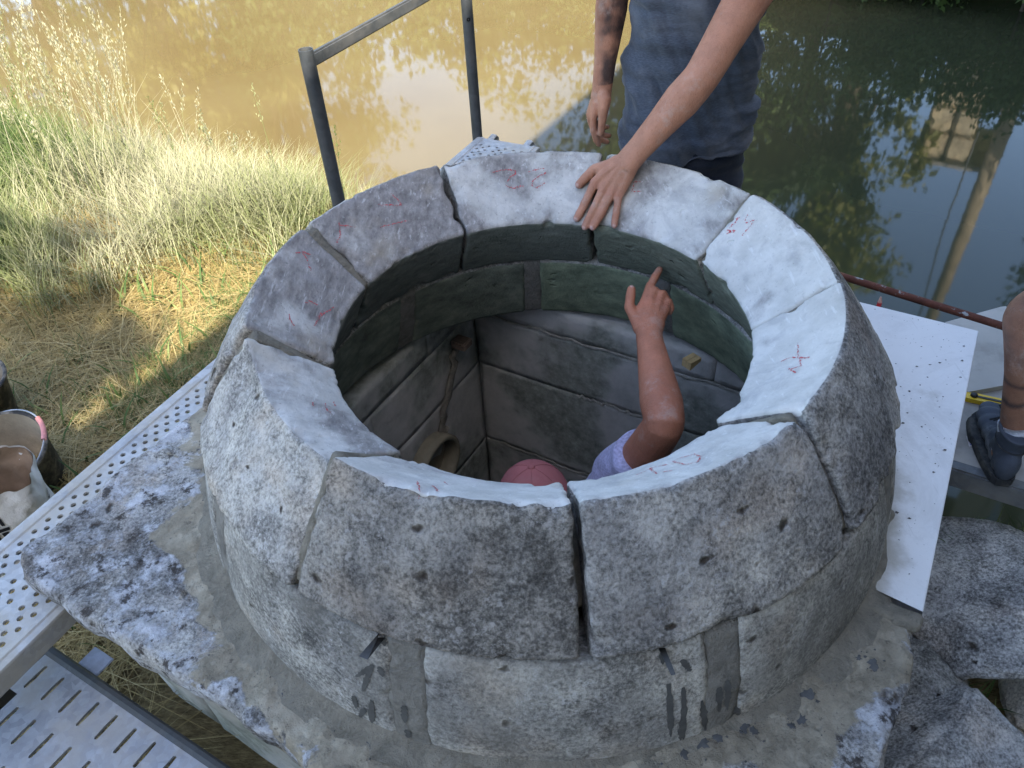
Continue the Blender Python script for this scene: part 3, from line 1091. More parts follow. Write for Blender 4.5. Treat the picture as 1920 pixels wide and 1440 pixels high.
for (x, y) in SPLASH:
    r0 = .006 + .009 * rng.random()
    for q in range(4):
        cx, cy = (x, y) if q == 0 else (x + rng.normal() * .022, y + rng.normal() * .018)
        r1 = r0 if q == 0 else r0 * (.15 + .3 * rng.random())
        pts = []
        for k in range(16):
            a_ = k * math.pi / 8
            rr = r1 * (.55 + .9 * rng.random() ** 2)
            px, py = cx + rr * math.cos(a_), cy + rr * math.sin(a_)
            h, _, _, _ = st_.ray_cast(Vector((px, py, .2)), Vector((0, 0, -1)), .4)
            pts.append((px, py, (h.z if h else 0) + .0015))
        h, _, _, _ = st_.ray_cast(Vector((cx, cy, .2)), Vector((0, 0, -1)), .4)
        pts.append((cx, cy, (h.z if h else 0) + .003))
        if q == 0:
            mesh('water_splash', pts, [(k, (k + 1) % 16, 16) for k in range(16)], M_WET, slab)
        else:
            mb.add(pts, [(k, (k + 1) % 16, 16) for k in range(16)])
tag(mb.build('splash_drops', M_WET, slab), kind='stuff')
# crumbs on the slab
M_CRUMB = m_plain('grey_crumbs', (.10, .095, .09), .95, .1, .4, 40)
mb = MB()
wt_ = bvh(ws)
for k in range(430):
    if k < 230:
        P = W(rng.uniform(-.05, .94), rng.uniform(.55, .935))
    else:
        a_ = rng.uniform(math.radians(150), math.radians(320))
        rr = .87 + abs(rng.normal()) * .12
        P = np.array([rr * math.cos(a_), rr * math.sin(a_), 0])
    if math.hypot(P[0], P[1]) < .85:
        continue
    h = None
    for t_, dz_ in ((wt_, .006), (st_, 0)):
        hh, _, _, _ = t_.ray_cast(Vector((P[0], P[1], .2)), Vector((0, 0, -1)), .26)
        if hh:
            h = hh.z + dz_
            break
    if h is None:
        continue
    s_ = .0010 + .0026 * rng.random() ** 4
    q = rng.normal(size=(6, 3)) * .25 + np.array([(1, 0, 0), (-1, 0, 0), (0, 1, 0), (0, -1, 0), (0, 0, .8), (0, 0, -.5)])
    mb.add(q * s_ * np.array([1.5, 1, .7]) + np.array([P[0], P[1], h + s_ * .3]), [(0, 2, 4), (2, 1, 4), (1, 3, 4), (3, 0, 4), (2, 0, 5), (1, 2, 5), (3, 1, 5), (0, 3, 5)])
cr = mb.build('crumbs', M_CRUMB)
tag(cr, 'small dark crumbs scattered over the slab', 'crumbs', kind='stuff')

# ================================================================== SCAFFOLD
def m_galv(name, c=(.42, .43, .44), dirt=(.33, .30, .25), metal=.55, rough=.45, da=.6):
    n = NT(name, rough, .5)
    a = n.noise(9, 7, .7)
    b = n.sep(n.voro(60, out='Color'))[0]
    col = n.ramp(a, [(.3, tuple(x * .75 for x in c)), (.7, tuple(min(1, x * 1.2) for x in c))])
    col = n.mix(1.0, col, n.ramp(b, [(0, .85), (1, 1.15)]), 'MULTIPLY')
    d = n.step(n.noise(4, 8, .75, n.mapv(n.obj(), loc=(3, 7, 1))), .42, .60)
    col = n.mix(n.m('MULTIPLY', d, da), col, dirt)
    n.col(col)
    n.L(n.m('MULTIPLY', n.m('SUBTRACT', 1.0, d), metal), n.b.inputs['Metallic'])
    n.L(n.m('MULTIPLY_ADD', d, .35, rough), n.b.inputs['Roughness'])
    n.bump(n.noise(40, 5, .7), .001, .6)
    return n.mat


M_DECK = m_galv('galvanised_deck', (.40, .395, .385), (.40, .365, .30), .25, .55, .75)
M_TUBE = m_galv('scaffold_tube', (.055, .06, .064), (.07, .066, .06), .35, .5)


def holed(mb, nx, ny, cell, shape, hole, z=0.0, depth=.008, x0=0.0, y0=0.0):
    """a sheet of nx by ny cells with real holes: shape=(a,b) half axes, hole(i,j)->bool"""
    ca, cb = cell
    a, b = shape
    ang = (np.arange(8) + .0) * math.pi / 4
    sq = [(1, 0), (1, 1), (0, 1), (-1, 1), (-1, 0), (-1, -1), (0, -1), (1, -1)]
    for i in range(nx):
        for j in range(ny):
            cx, cy = x0 + (i + .5) * ca, y0 + (j + .5) * cb
            o_ = [(cx + s[0] * ca / 2, cy + s[1] * cb / 2, z) for s in sq]
            if not hole(i, j):
                mb.add([o_[1], o_[3], o_[5], o_[7]], [(0, 1, 2, 3)])
                continue
            if abs(a - b) > .01:
                k_ = [(a, 0), (a * .9, b * .7), (0, b), (-a * .9, b * .7), (-a, 0), (-a * .9, -b * .7), (0, -b), (a * .9, -b * .7)]
            else:
                k_ = [(a * math.cos(t), b * math.sin(t)) for t in ang]
            i_ = [(cx + p[0], cy + p[1], z) for p in k_]
            d_ = [(cx + p[0] * .92, cy + p[1] * .92, z - depth) for p in k_]
            mb.add(o_ + i_ + d_, [(q, (q + 1) % 8, 8 + (q + 1) % 8, 8 + q) for q in range(8)] + [(8 + q, 8 + (q + 1) % 8, 16 + (q + 1) % 8, 16 + q) for q in range(8)])
    return mb


def strip(mb, prof, x0, x1):
    """extrude an open (y,z) profile along x"""
    n = len(prof)
    mb.add([(x0, y, z) for y, z in prof] + [(x1, y, z) for y, z in prof], [(k, k + 1, n + k + 1, n + k) for k in range(n - 1)])


pl = empty('scaffold_plank', (-.166, 2.132, -.105), math.radians(61.1) + math.pi)   # x runs back along the slab, y to the right
PL, PW = 3.04, .325
tag(pl, 'long perforated galvanised scaffold plank running under the left edge of the slab', 'scaffold plank')
mb = MB()
nx = int((PL - .12) / .0214)
holed(mb, nx, 11, (.0214, .02144), (.0080, .0080), lambda i, j: (i + j) % 2 == 0 and j % 4 != 3, 0, .007, .06, .0476)
mb.add([(0, .0476, 0), (.06, .0476, 0), (.06, .2834, 0), (0, .2834, 0)], [(0, 1, 2, 3)])
e_ = .06 + nx * .0214
mb.add([(e_, .0476, 0), (PL, .0476, 0), (PL, .2834, 0), (e_, .2834, 0)], [(0, 1, 2, 3)])
mb.build('deck_sheet', M_DECK, pl)
for s_, nm in ((0, 'side_rail'), (1, 'side_rail')):
    mb = MB()
    f_ = (lambda y: -y) if s_ == 0 else (lambda y: .331 + y)
    pr = [(-.0476, .0), (-.040, .0), (-.036, .004), (-.024, .005), (-.020, .0015), (-.010, .002), (-.002, .001), (0, -.004), (0, -.058), (-.004, -.064), (-.02, -.064)]
    strip(mb, [(f_(y), z) for y, z in pr], 0, PL)
    mb.build(nm, M_DECK, pl)
for y in (.07, .26):
    mb = MB()
    mb.tube([(.02, y, -.01), (-.012, y, .0), (-.04, y, .004), (-.058, y, -.012), (-.062, y, -.05)], [(.016, .005)] * 5, 8)
    mb.build('hook', M_DECK, pl)
mb = MB()
mb.box((.004, .165, -.03), (.008, .31, .055))
mb.build('end_plate', M_DECK, pl)

sl = empty('slotted_plank', tuple(W(-1.0, -.97, -.352)), UA)     # x = +u, y = -v
tag(sl, 'muddy slotted steel scaffold plank, lower left below the slab corner', 'scaffold plank')
M_SLOT = m_galv('slotted_steel', (.36, .37, .40), (.36, .34, .31), .35, .5, .75)
mb = MB()
nxx, nyy = 6, 34
# cells: x along u (slot length), y along v
holed(mb, 12, 40, (.052, .0335), (.033, .0058), lambda i, j: False, 0, .004, 0, 0) if False else None
for i in range(3):
    for half in (0, 1):
        pass
rowh = .106
for r_ in range(3):
    for c_ in range(24):
        cx = -.055 - rowh * r_
        cy = -.045 - .0685 * c_ - (.034 if r_ % 2 else 0)
        hx, hy, sx, sy = rowh / 2, .03425, .034, .0058
        o_ = [(cx + hx, cy, 0), (cx + hx, cy + hy, 0), (cx, cy + hy, 0), (cx - hx, cy + hy, 0), (cx - hx, cy, 0), (cx - hx, cy - hy, 0), (cx, cy - hy, 0), (cx + hx, cy - hy, 0)]
        k_ = [(sx, 0), (sx * .92, sy * .8), (0, sy), (-sx * .92, sy * .8), (-sx, 0), (-sx * .92, -sy * .8), (0, -sy), (sx * .92, -sy * .8)]
        i_ = [(cx + p[0], cy + p[1], 0) for p in k_]
        d_ = [(cx + p[0], cy + p[1], -.008) for p in k_]
        mb.add(o_ + i_ + d_, [(q, (q + 1) % 8, 8 + (q + 1) % 8, 8 + q) for q in range(8)] + [(8 + q, 8 + (q + 1) % 8, 16 + (q + 1) % 8, 16 + q) for q in range(8)])
mb.build('deck_sheet', M_SLOT, sl)
mb = MB()
pr = [(-.004, .0), (.006, .006), (.016, .006), (.022, 0), (.022, -.06), (.0, -.065)]
n = len(pr)
mb.add([(x, .03, z) for x, z in pr] + [(x, -1.9, z) for x, z in pr], [(k, n + k, n + k + 1, k + 1) for k in range(n - 1)])
mb.build('side_rail', M_TUBE, sl)
mb = MB()
mb.box((.05, -.14, -.012), (.055, .075, .006), bev=.002)
mb.build('lug', m_galv('lug_steel', (.38, .43, .55), (.3, .3, .3), .2, .5, .3), sl)
mb = MB()
mb.box((-.165, .012, -.03), (.36, .012, .06))
mb.build('end_plate', M_TUBE, sl)

rail = empty('guard_rail', (-.684, 1.19, -.75))
tag(rail, 'dark steel scaffold guard rail with two posts standing at the water', 'guard rail')
rl = np.array(rail.location)
P1, P2 = np.array([-.676, 1.185]), np.array([-.166, 2.15])
for p_, zt in ((P1, .645), (P2, 1.02)):
    mb = MB()
    z0 = -.75 if p_ is P1 else -1.9
    a_ = np.arange(24) * math.pi / 12
    mb.tube([np.r_[p_, z0] - rl, np.r_[p_, zt] - rl], .0245, 24, cap=False)
    mb.tube([np.r_[p_, zt] - rl, np.r_[p_, zt - .05] - rl], .0215, 24, cap=False)
    mb.lathe([(.0245, 0), (.0215, 0)], np.r_[p_, zt] - rl, 24)
    mb.lathe([(.0215, 0), (.0005, 0)], np.r_[p_, zt - .03] - rl, 24)
    po = mb.build('post', M_TUBE, rail, True)
    if p_ is P2:
        d_ = np.array([.12, -.99, 0])
        for zz in (.43, .66):
            mb = MB()
            mb.lathe([(.0085, .0), (.0060, .0015), (.0004, -.002)], np.r_[p_, zz] - rl + d_ * .0243, 12, rot_between(d_))
            mb.build('bolt_hole', m_plain('dark_hole', (.01, .01, .01), .9, .0, .1, 5, 0) if zz < .5 else bpy.data.materials['dark_hole'], po)
mb = MB()
A, B = np.r_[P1, .605] - rl, np.r_[P2, .605] - rl
d_ = (B - A) / np.linalg.norm(B - A)
R_ = rot_between((0, 0, 1), d_)
mb.box((A + B) / 2, (np.linalg.norm(B - A), .022, .045), R_, .006)
mb.build('rail', M_TUBE, rail)

# ------------------------------------------------------------------ right-hand platform and what lies on it
M_PLAT = m_plain('dusty_board', (.34, .32, .29), .9, .15, .2, 7, .002, dirt=(.20, .19, .17), dirt_amt=.5)
pf = empty('work_platform', tuple(W(1.1, 1.5, -.9)))
tag(pf, 'dusty grey work platform right of the white slab, steel edged', 'platform')
pfl = np.array(pf.location)
for k in range(4):
    mb = MB()
    mb.box(W(1.02, 1.075 + .33 * k, -.345) - pfl, (.54, .322, .03), RU, .004)
    mb.build('board', M_PLAT, pf)
mb = MB()
mb.box(W(.735, 1.6, -.365) - pfl, (.045, 1.36, .075), RU, .006)
mb.build('edge_beam', m_galv('edge_steel', (.13, .14, .15), (.16, .15, .13), .4, .5), pf)
for a_, b_ in ((.80, 1.0), (1.24, 1.0), (.80, 2.1), (1.24, 2.1)):
    mb = MB()
    mb.tube([W(a_, b_, -1.9) - pfl, W(a_, b_, -.365) - pfl], .024, 12)
    mb.build('leg', M_TUBE, pf, True)
rp = empty('rusty_pipe', tuple(W(1.4, .7, -.2)))
tag(rp, 'rusty red-brown iron pipe lying behind the white slab over the water', 'pipe')
mb = MB()
q0, q1 = W(1.455, .15, -.20), W(1.345, 1.12, -.215)
pts = [q0 + (q1 - q0) * t for t in np.linspace(0, 1, 9)]
mb.tube(np.array(pts) - np.array(rp.location), .0135, 14)
n_ = NT('rust', .8, .3)
n_.col(n_.mix(n_.step(n_.noise(22, 6, .7), .60, .66), n_.ramp(n_.noise(14, 7, .75), [(.3, (.055, .018, .012)), (.6, (.13, .045, .028)), (.75, (.22, .10, .06))]), (.34, .36, .36)))
n_.bump(n_.noise(70, 5, .7), .002, .8)
mb.build('tube', n_.mat, rp, True)
mb = MB()
mb.tube([W(1.455, .22, -.205) - np.array(rp.location), W(1.455, .22, -1.9) - np.array(rp.location)], .0135, 10)
mb.build('stake', n_.mat, rp, True)

brd = mesh('thin_board', *(lambda q: (np.array([W(a, b, z) for z in (-.328, -.310) for a, b in q]), [list(range(len(q) - 1, -1, -1)), list(range(len(q), 2 * len(q)))] + [[k, (k + 1) % len(q), len(q) + (k + 1) % len(q), len(q) + k] for k in range(len(q))]))(
    [(1.44, .89), (1.625, 1.055), (1.637, 1.07), (1.63, 1.085), (1.32, 1.27), (1.30, 1.265), (1.075, 1.005), (1.08, .99)]), m_plain('beige_board', (.43, .41, .37), .8, .2, .12, 3, .001, dirt=(.24, .23, .21), dirt_amt=.5, dsc=4), None, False)
brd.rotation_euler = (0, 0, 0)
tag(brd, 'thin beige board with dark spots lying under the white slab corner', 'board')

kn = empty('utility_knife', tuple(W(1.070, 1.075, -.328)), UA + math.radians(-84))
tag(kn, 'yellow and black utility knife lying on the platform beside the white slab', 'utility knife')
M_YEL = m_plain('yellow_plastic', (.72, .47, .02), .4, .5, .06, 20, 0)
M_BLK = m_plain('black_plastic', (.02, .021, .023), .45, .4, .2, 20, 0)
def _prism(mb, poly, z0, z1):
    return mb.prism(poly, z0, z1)
mb = MB(); mb.prism([(-.085, -.012), (-.07, -.018), (.06, -.020), (.085, -.014), (.09, .0), (.08, .016), (-.04, .017), (-.075, .012)], .0, .016)
mb.build('handle', M_YEL, kn)
mb = MB(); mb.prism([(-.055, -.005), (.055, -.006), (.055, .004), (-.055, .004)], .0165, .0185)
mb.build('slider_track', M_BLK, kn)
mb = MB(); mb.lathe([(.0005, .026), (.008, .026), (.011, .022), (.011, .0165)], (-.052, 0, 0), 16)
mb.build('lock_wheel', M_BLK, kn, True)
mb = MB(); mb.prism([(.0, -.0205), (.07, -.021), (.07, -.012), (.0, -.012)], .003, .0172)
mb.build('grip', M_BLK, kn)
mb = MB(); mb.prism([(.088, -.008), (.125, -.008), (.118, .006), (.088, .006)], .006, .0068)
mb.build('blade', m_galv('blade_steel', (.5, .5, .5), (.4, .4, .4), .9, .3, .2), kn)
bt = empty('spent_cartridge', tuple(W(.958, 1.035, -.322)), UA)
tag(bt, 'small dark cylinder lying on the platform below the utility knife', 'cartridge')
mb = MB(); mb.tube([(-.022, 0, 0), (.012, 0, 0)], .0075, 12); mb.build('body', M_BLK, bt, True)
mb = MB(); mb.tube([(.012, 0, 0), (.022, 0, 0)], .0065, 12); mb.build('cap', m_plain('olive_cap', (.10, .12, .04), .5), bt, True)
sc_ = empty('paper_scrap', tuple(W(.86, 1.045, -.3285)), UA + .3)
tag(sc_, 'tiny printed paper scrap on the platform by the boot', 'paper scrap')
mb = MB(); mb.box((0, 0, 0), (.045, .026, .002)); mb.build('paper', m_plain('scrap_paper', (.5, .46, .44), .9, .1, .1), sc_)
mb = MB()
for k in range(4):
    mb.box((-.014 + .009 * k, .002, .0014), (.005, .014, .0008))
mb.build('print', m_plain('blue_print', (.10, .10, .28), .8, .1, .1, 5, 0), sc_)
pn = empty('red_pencil', tuple(W(.985, .67, -.03)))
tag(pn, 'red pencil tip standing up behind the back edge of the white slab', 'pencil')
mb = MB(); mb.tube([(0, 0, -.12), (-.004, 0, .035)], .007, 8); mb.build('shaft', m_plain('red_paint', (.62, .03, .04), .5, .4, .1, 20, 0), pn)
mb = MB(); mb.tube([(-.004, 0, .035), (-.006, 0, .055)], [.007, .002], 8); mb.build('tip', m_plain('pale_wood', (.6, .35, .28), .8), pn)

# ------------------------------------------------------------------ boulders
def boulder(dims, R, seed, mat):
    """angular rock: convex hull of scattered points, bevelled, subdivided and roughened"""
    rg_ = np.random.default_rng(seed)
    bm = bmesh.new()
    for _ in range(26):
        d = rg_.normal(size=3)
        d /= np.abs(d).max() ** .75 * np.linalg.norm(d) ** .25
        q = np.clip(d * (.82 + .2 * rg_.random()), -1, 1) * np.array(dims) * .56
        bm.verts.new(q)
    bmesh.ops.convex_hull(bm, input=bm.verts)
    for v in [v for v in bm.verts if not v.link_faces]:
        bm.verts.remove(v)
    bmesh.ops.bevel(bm, geom=list(bm.edges), offset=.012, segments=2, affect='EDGES')
    bmesh.ops.triangulate(bm, faces=bm.faces)
    for _ in range(4):
        lng = [e for e in bm.edges if e.calc_length() > .018]
        if not lng:
            break
        bmesh.ops.subdivide_edges(bm, edges=lng, cuts=1)
        bmesh.ops.triangulate(bm, faces=bm.faces)
    P = np.array([v.co[:] for v in bm.verts])
    D = np.stack([fbm(P + seed + 31 * k, 9, 4, 80 + k) - .5 for k in range(3)], -1) * .040
    P = (P + D) @ np.array(R).T
    for v, q in zip(bm.verts, P):
        v.co = q
    me = bpy.data.meshes.new('boulder')
    bm.to_mesh(me)
    bm.free()
    me.polygons.foreach_set('use_smooth', np.ones(len(me.polygons), bool))
    me.materials.append(mat)
    o = bpy.data.objects.new('boulder', me)
    COL.objects.link(o)
    return o


for k, (a_, b_, zt, dims, rz, lab, bs, am) in enumerate([
        (.53, 1.19, -.50, (.56, .46, .24), .25, 'big flat boulder with dark moss blotches below the platform edge', (.44, .43, .41), .055),
        (.22, 1.09, -.62, (.30, .26, .30), .6, 'small rough mossy boulder touching the right slab edge, between two larger ones', (.34, .33, .30), .05),
        (-.08, 1.19, -.56, (.52, .50, .26), -.2, 'wide speckled boulder at the lower right corner', (.42, .41, .39), .06),
        (.47, 1.52, -.80, (.36, .34, .20), .1, 'smooth pale boulder beyond the dark gap at the right', (.46, .43, .38), .04)]):
    ob = boulder(dims, RU @ rotz(rz), 400 + k, m_lichen('boulder_stone', .62 if k < 3 else .1, 21 + 3 * k, bs, .02))
    ob.location = tuple(W(a_, b_, zt - dims[2] / 2 + .02))
    tag(ob, lab, 'boulder', 'boulders right of the slab')

# ------------------------------------------------------------------ buckets and cement bag
M_BUCK = m_plain('dark_bucket', (.035, .033, .031), .7, .25, .3, 9, .001, dirt=(.22, .19, .15), dirt_amt=.8, dsc=11)
M_BUCK_IN = m_plain('mortar_crust', (.27, .225, .165), .9, .1, .25, 8, .004)
M_WIRE = m_galv('wire', (.35, .36, .38), (.3, .3, .3), .6, .4, .3)
M_PINK = m_plain('pink_grip', (.60, .24, .22), .6, .3, .1, 20, 0)


def bucket(loc, rz, lab, tilt, hang):
    b = empty('builders_bucket', loc, rz)
    b.rotation_euler = (tilt[0], tilt[1], rz)
    tag(b, lab, 'bucket', 'buckets on the grass')
    mb = MB()
    mb.lathe([(.0005, .0), (.115, .0), (.122, .01), (.155, .285), (.164, .287), (.166, .298), (.160, .302), (.152, .298)], seg=40)
    mb.build('shell', M_BUCK, b, True)
    mb = MB()
    mb.lathe([(.1525, .298), (.118, .02), (.0005, .016)], seg=40)
    mb.build('lining', M_BUCK_IN, b, True)
    mb = MB()
    pts = [(-.163 * math.cos(t), .17 * math.sin(t) * math.cos(hang), .285 + .17 * math.sin(t) * math.sin(hang)) for t in np.linspace(0, math.pi, 26)]
    mb.tube(pts, .0028, 6)
    mb.build('handle', M_WIRE, b, True)
    mb = MB()
    mb.tube(pts[10:16], .009, 10)
    mb.build('grip', M_PINK, b, True)


bucket((-1.93, .60, -.72), math.radians(-62), 'dark bucket crusted with pale mortar inside, wire handle with pink grip', (.05, .28), math.radians(14))
bucket((-2.26, .93, -.73), math.radians(-30), 'bucket cut off by the left edge of the picture, above the other bucket', (0, .1), math.radians(35))

bag = empty('cement_bag', (-1.775, .265, -.72), math.radians(28))
tag(bag, 'torn open white paper cement bag standing beside the perforated plank', 'paper bag')


def bag_shell(inset, z0, rough_top, seed):
    n, m = 96, 26
    a = np.arange(n) * 2 * math.pi / n
    V_ = np.zeros((m, n, 3))
    for k in range(m):
        t = k / (m - 1)
        ca, sa = np.cos(a), np.sin(a)
        p_ = 5.0
        rr = (abs(ca) ** p_ + abs(sa) ** p_) ** (-1 / p_)
        hx, hy = .135 - inset, .085 - inset + .02 * t
        x, y = rr * ca * hx, rr * sa * hy
        top = .40 + rough_top * (fbm(np.stack([ca * 1.2, sa * 1.2, a * 0 + 4], -1), 1.6, 2, 5) - .5)
        z = z0 + (top - z0) * t
        P = np.stack([x, y, z], -1)
        D = np.stack([fbm(P + 11 * q, 13, 3, seed + q) - .5 for q in range(3)], -1) * np.array([.04, .05, .015]) * (.35 + .9 * t)
        fold = (abs(fbm(P * np.array([1, 1, .5]), 22, 2, 40) - .5)) * .03
        V_[k] = P + D
        V_[k, :, :2] *= (1 - fold[:, None] * 2)
    return V_.reshape(-1, 3), grid_faces(m, n, cv=True)[:, ::-1]


v_, f_ = bag_shell(0, 0, .16, 61)
n_ = NT('kraft_white', .85, .2)
n_.col(n_.ramp(n_.noise(7, 6, .65), [(.3, (.50, .47, .43)), (.7, (.68, .66, .63))]))
n_.bump(n_.noise(26, 5, .7), .006, .8)
sh = mesh('bag_paper', v_, f_, n_.mat, bag)
v_, f_ = bag_shell(.004, .02, .16, 61)
mesh('bag_lining', v_ + np.array([0, 0, -.004]), f_[:, ::-1], m_plain('kraft_brown', (.24, .165, .11), .9, .1, .25, 9, .003), bag)
tb = bvh(sh)


def on_bag(poly_, name, mat):
    """flat print laid on the right and front faces of the bag; poly_: lists of (side, s, z)"""
    mb = MB()
    for side, pts in poly_:
        pts = resample(pts, .01) if len(pts) == 2 else pts
        out = []
        for s_, z_ in pts:
            o_, d_ = (Vector((s_, -.3, z_)), Vector((0, 1, 0))) if side == 'f' else (Vector((.4, s_, z_)), Vector((-1, 0, 0)))
            h, nn, _, _ = tb.ray_cast(o_, d_, .6)
            if h is None:
                break
            out.append(np.array(h) - np.array(d_) * .003)
        if len(out) == len(pts) and len(out) > 2:
            mb.add(out, [list(range(len(out)))])
    if mb.v:
        mb.build(name, mat, bag)


M_INK = m_plain('black_ink', (.02, .02, .022), .8, .1, .1, 5, 0)
M_REDINK = m_plain('red_ink', (.60, .05, .06), .8, .1, .1, 5, 0)


def rect(side, s0, s1, z0, z1):
    return (side, [(s0, z0), (s1, z0), (s1, z1), (s0, z1)])


on_bag([rect('f', -.10, .02, 0.375, 0.380), rect('f', -.10, -.085, 0.285, 0.335), rect('f', -.10, -.06, 0.325, 0.335), rect('f', -.072, -.06, 0.305, 0.335), rect('f', -.05, -.04, 0.285, 0.335),
        rect('f', -.03, -.02, 0.285, 0.335), rect('f', -.03, .0, 0.325, 0.335), rect('f', -.005, .005, 0.285, 0.335), rect('f', -.10, .01, 0.260, 0.275), rect('f', -.10, -.09, 0.225, 0.255), rect('f', -.08, -.06, 0.225, 0.255), rect('f', -.05, -.03, 0.225, 0.255), rect('f', -.02, .0, 0.225, 0.255)], 'print', M_INK)
on_bag([rect('r', -.06, .0, .10, .15), rect('r', .0, .06, .09, .14)], 'red_band', M_REDINK)
ringp = []
for k in range(12):
    t0, t1 = k * math.pi / 6, (k + 1) * math.pi / 6
    ringp.append(('r', [(.0 + .016 * math.cos(t0), .26 + .02 * math.sin(t0)), (.0 + .016 * math.cos(t1), .26 + .02 * math.sin(t1)), (.0 + .010 * math.cos(t1), .26 + .013 * math.sin(t1)), (.0 + .010 * math.cos(t0), .26 + .013 * math.sin(t0))]))
on_bag(ringp + [rect('r', -.008, -.004, .205, .225), rect('r', .004, .008, .205, .225)], 'ring_mark', M_INK)

# little wooden wedge under the lower course, right
wd = empty('wooden_wedge', (.470, .300, -.035), math.radians(35))
wd.scale = (.7, .8, .9)
tag(wd, 'small pale wooden wedge under the ring inside the opening, right of the raised arm', 'wedge')
M_WOODP = m_plain('pale_wood_wedge', (.55, .40, .20), .8, .2, .25, 30, .001)
for k in range(2):
    mb = MB()
    mb.add([(-.035, -.012 + .022 * k, -.018), (.03, -.012 + .022 * k, -.004), (.03, .008 + .022 * k, -.004), (-.035, .008 + .022 * k, -.018), (-.035, -.012 + .022 * k, .012), (.03, -.012 + .022 * k, .010), (.03, .008 + .022 * k, .010), (-.035, .008 + .022 * k, .012)],
           [(3, 2, 1, 0), (4, 5, 6, 7), (0, 1, 5, 4), (1, 2, 6, 5), (2, 3, 7, 6), (3, 0, 4, 7)])
    mb.build('wedge_piece', M_WOODP, wd)
wd2 = empty('mortar_wedge', tuple(W(.475, -.585, -.235)), UA)
tag(wd2, 'small wedge stuck in the left chamber wall at the head of a mortar streak', 'wedge')
mb = MB(); mb.box((0, 0, 0), (.055, .06, .03), bev=.005); mb.build('wedge_piece', m_plain('dusty_wood', (.20, .15, .12), .9, .1, .3, 20), wd2)

# ================================================================== PEOPLE
def remesh(o, voxel, smooth_it=4, fac=.5):
    """fuse the overlapping shapes of one mesh into one continuous skin"""
    m1 = o.modifiers.new('r', 'REMESH')
    m1.mode = 'VOXEL'
    m1.voxel_size = voxel
    m1.use_smooth_shade = True
    m2 = o.modifiers.new('s', 'SMOOTH')
    m2.factor = fac
    m2.iterations = smooth_it
    dg = bpy.context.evaluated_depsgraph_get()
    me = bpy.data.meshes.new_from_object(o.evaluated_get(dg))
    old = o.data
    mats = [m for m in old.materials]
    o.modifiers.clear()
    o.data = me
    bpy.data.meshes.remove(old)
    me.name = o.name
    if not me.materials:
        for m in mats:
            me.materials.append(m)
    me.polygons.foreach_set('use_smooth', np.ones(len(me.polygons), bool))
    return o


def verts_of(o):
    a = np.zeros(len(o.data.vertices) * 3, np.float32)
    o.data.vertices.foreach_get('co', a)
    return a.reshape(-1, 3).astype(float)


def set_verts(o, P):
    o.data.vertices.foreach_set('co', np.asarray(P, np.float32).ravel())
    o.data.update()


def norms_of(o):
    a = np.zeros(len(o.data.vertices) * 3, np.float32)
    o.data.vertex_normals.foreach_get('vector', a)
    return a.reshape(-1, 3).astype(float)


def paint(o, name, C):
    at = o.data.color_attributes.new(name, 'FLOAT_COLOR', 'POINT')
    C = np.concatenate([C, np.ones((len(C), 1))], 1).astype(np.float32)
    at.data.foreach_set('color', C.ravel())


def ball(mb, c, r, seg=18, R=None):
    r = np.broadcast_to(np.array(r, float), (3,))
    t = np.linspace(0.02, math.pi - .02, seg // 2 + 2)
    a = np.arange(seg) * 2 * math.pi / seg
    v = np.array([(math.sin(q) * math.cos(s), math.sin(q) * math.sin(s), math.cos(q)) for q in t for s in a]) * r
    if R is not None:
        v = v @ np.array(R).T
    f = grid_faces(len(t), seg, cv=True).tolist()
    f.append(list(range(seg)))
    f.append([(len(t) - 1) * seg + k for k in range(seg - 1, -1, -1)])
    mb.add(v + np.array(c), f)


def limb(mb, pts, rad, seg=18, flat=None, n=None, upv=None):
    """smooth tapered limb through joints"""
    pts = np.array(pts, float)
    rad = np.array(rad, float)
    k = len(pts)
    n = n or k * 6
    d = np.r_[0, np.cumsum(np.linalg.norm(np.diff(pts, axis=0), axis=1))]
    t = np.linspace(0, d[-1], n)
    P = np.stack([np.interp(t, d, pts[:, q]) for q in range(3)], 1)
    for _ in range(2):
        P[1:-1] = .25 * P[:-2] + .5 * P[1:-1] + .25 * P[2:]
    if rad.ndim == 2:
        Rr = np.stack([np.interp(t, d, rad[:, q]) for q in range(2)], 1)
    else:
        Rr = np.interp(t, d, rad)
    mb.tube(P, Rr, seg, True, flat, upv)
    for e in (0, -1):
        r_ = Rr[e].min() if rad.ndim == 2 else Rr[e]
        ball(mb, P[e], r_ * .97, 12)


def head(mb, c, s, R):
    """skull, jaw, nose, ears; face along local -y"""
    c = np.array(c)
    T = lambda x, y, z: c + np.array(R) @ (np.array([x, y, z]) * s)
    ball(mb, T(0, .012, .03), np.array([.076, .095, .088]) * s, 24, R)
    ball(mb, T(0, -.022, -.045), np.array([.058, .066, .068]) * s, 20, R)
    ball(mb, T(0, -.050, -.088), np.array([.028, .022, .018]) * s, 12, R)
    mb.tube([T(0, -.088, .018), T(0, -.103, -.012), T(0, -.106, -.026)], [.008 * s, .012 * s, .014 * s], 10)
    for x in (-1, 1):
        ball(mb, T(x * .078, .012, -.01), np.array([.010, .020, .032]) * s, 12, R)
        ball(mb, T(x * .034, -.074, .012), np.array([.018, .010, .010]) * s, 10, R)
    ball(mb, T(0, -.088, -.052), np.array([.024, .010, .009]) * s, 10, R)


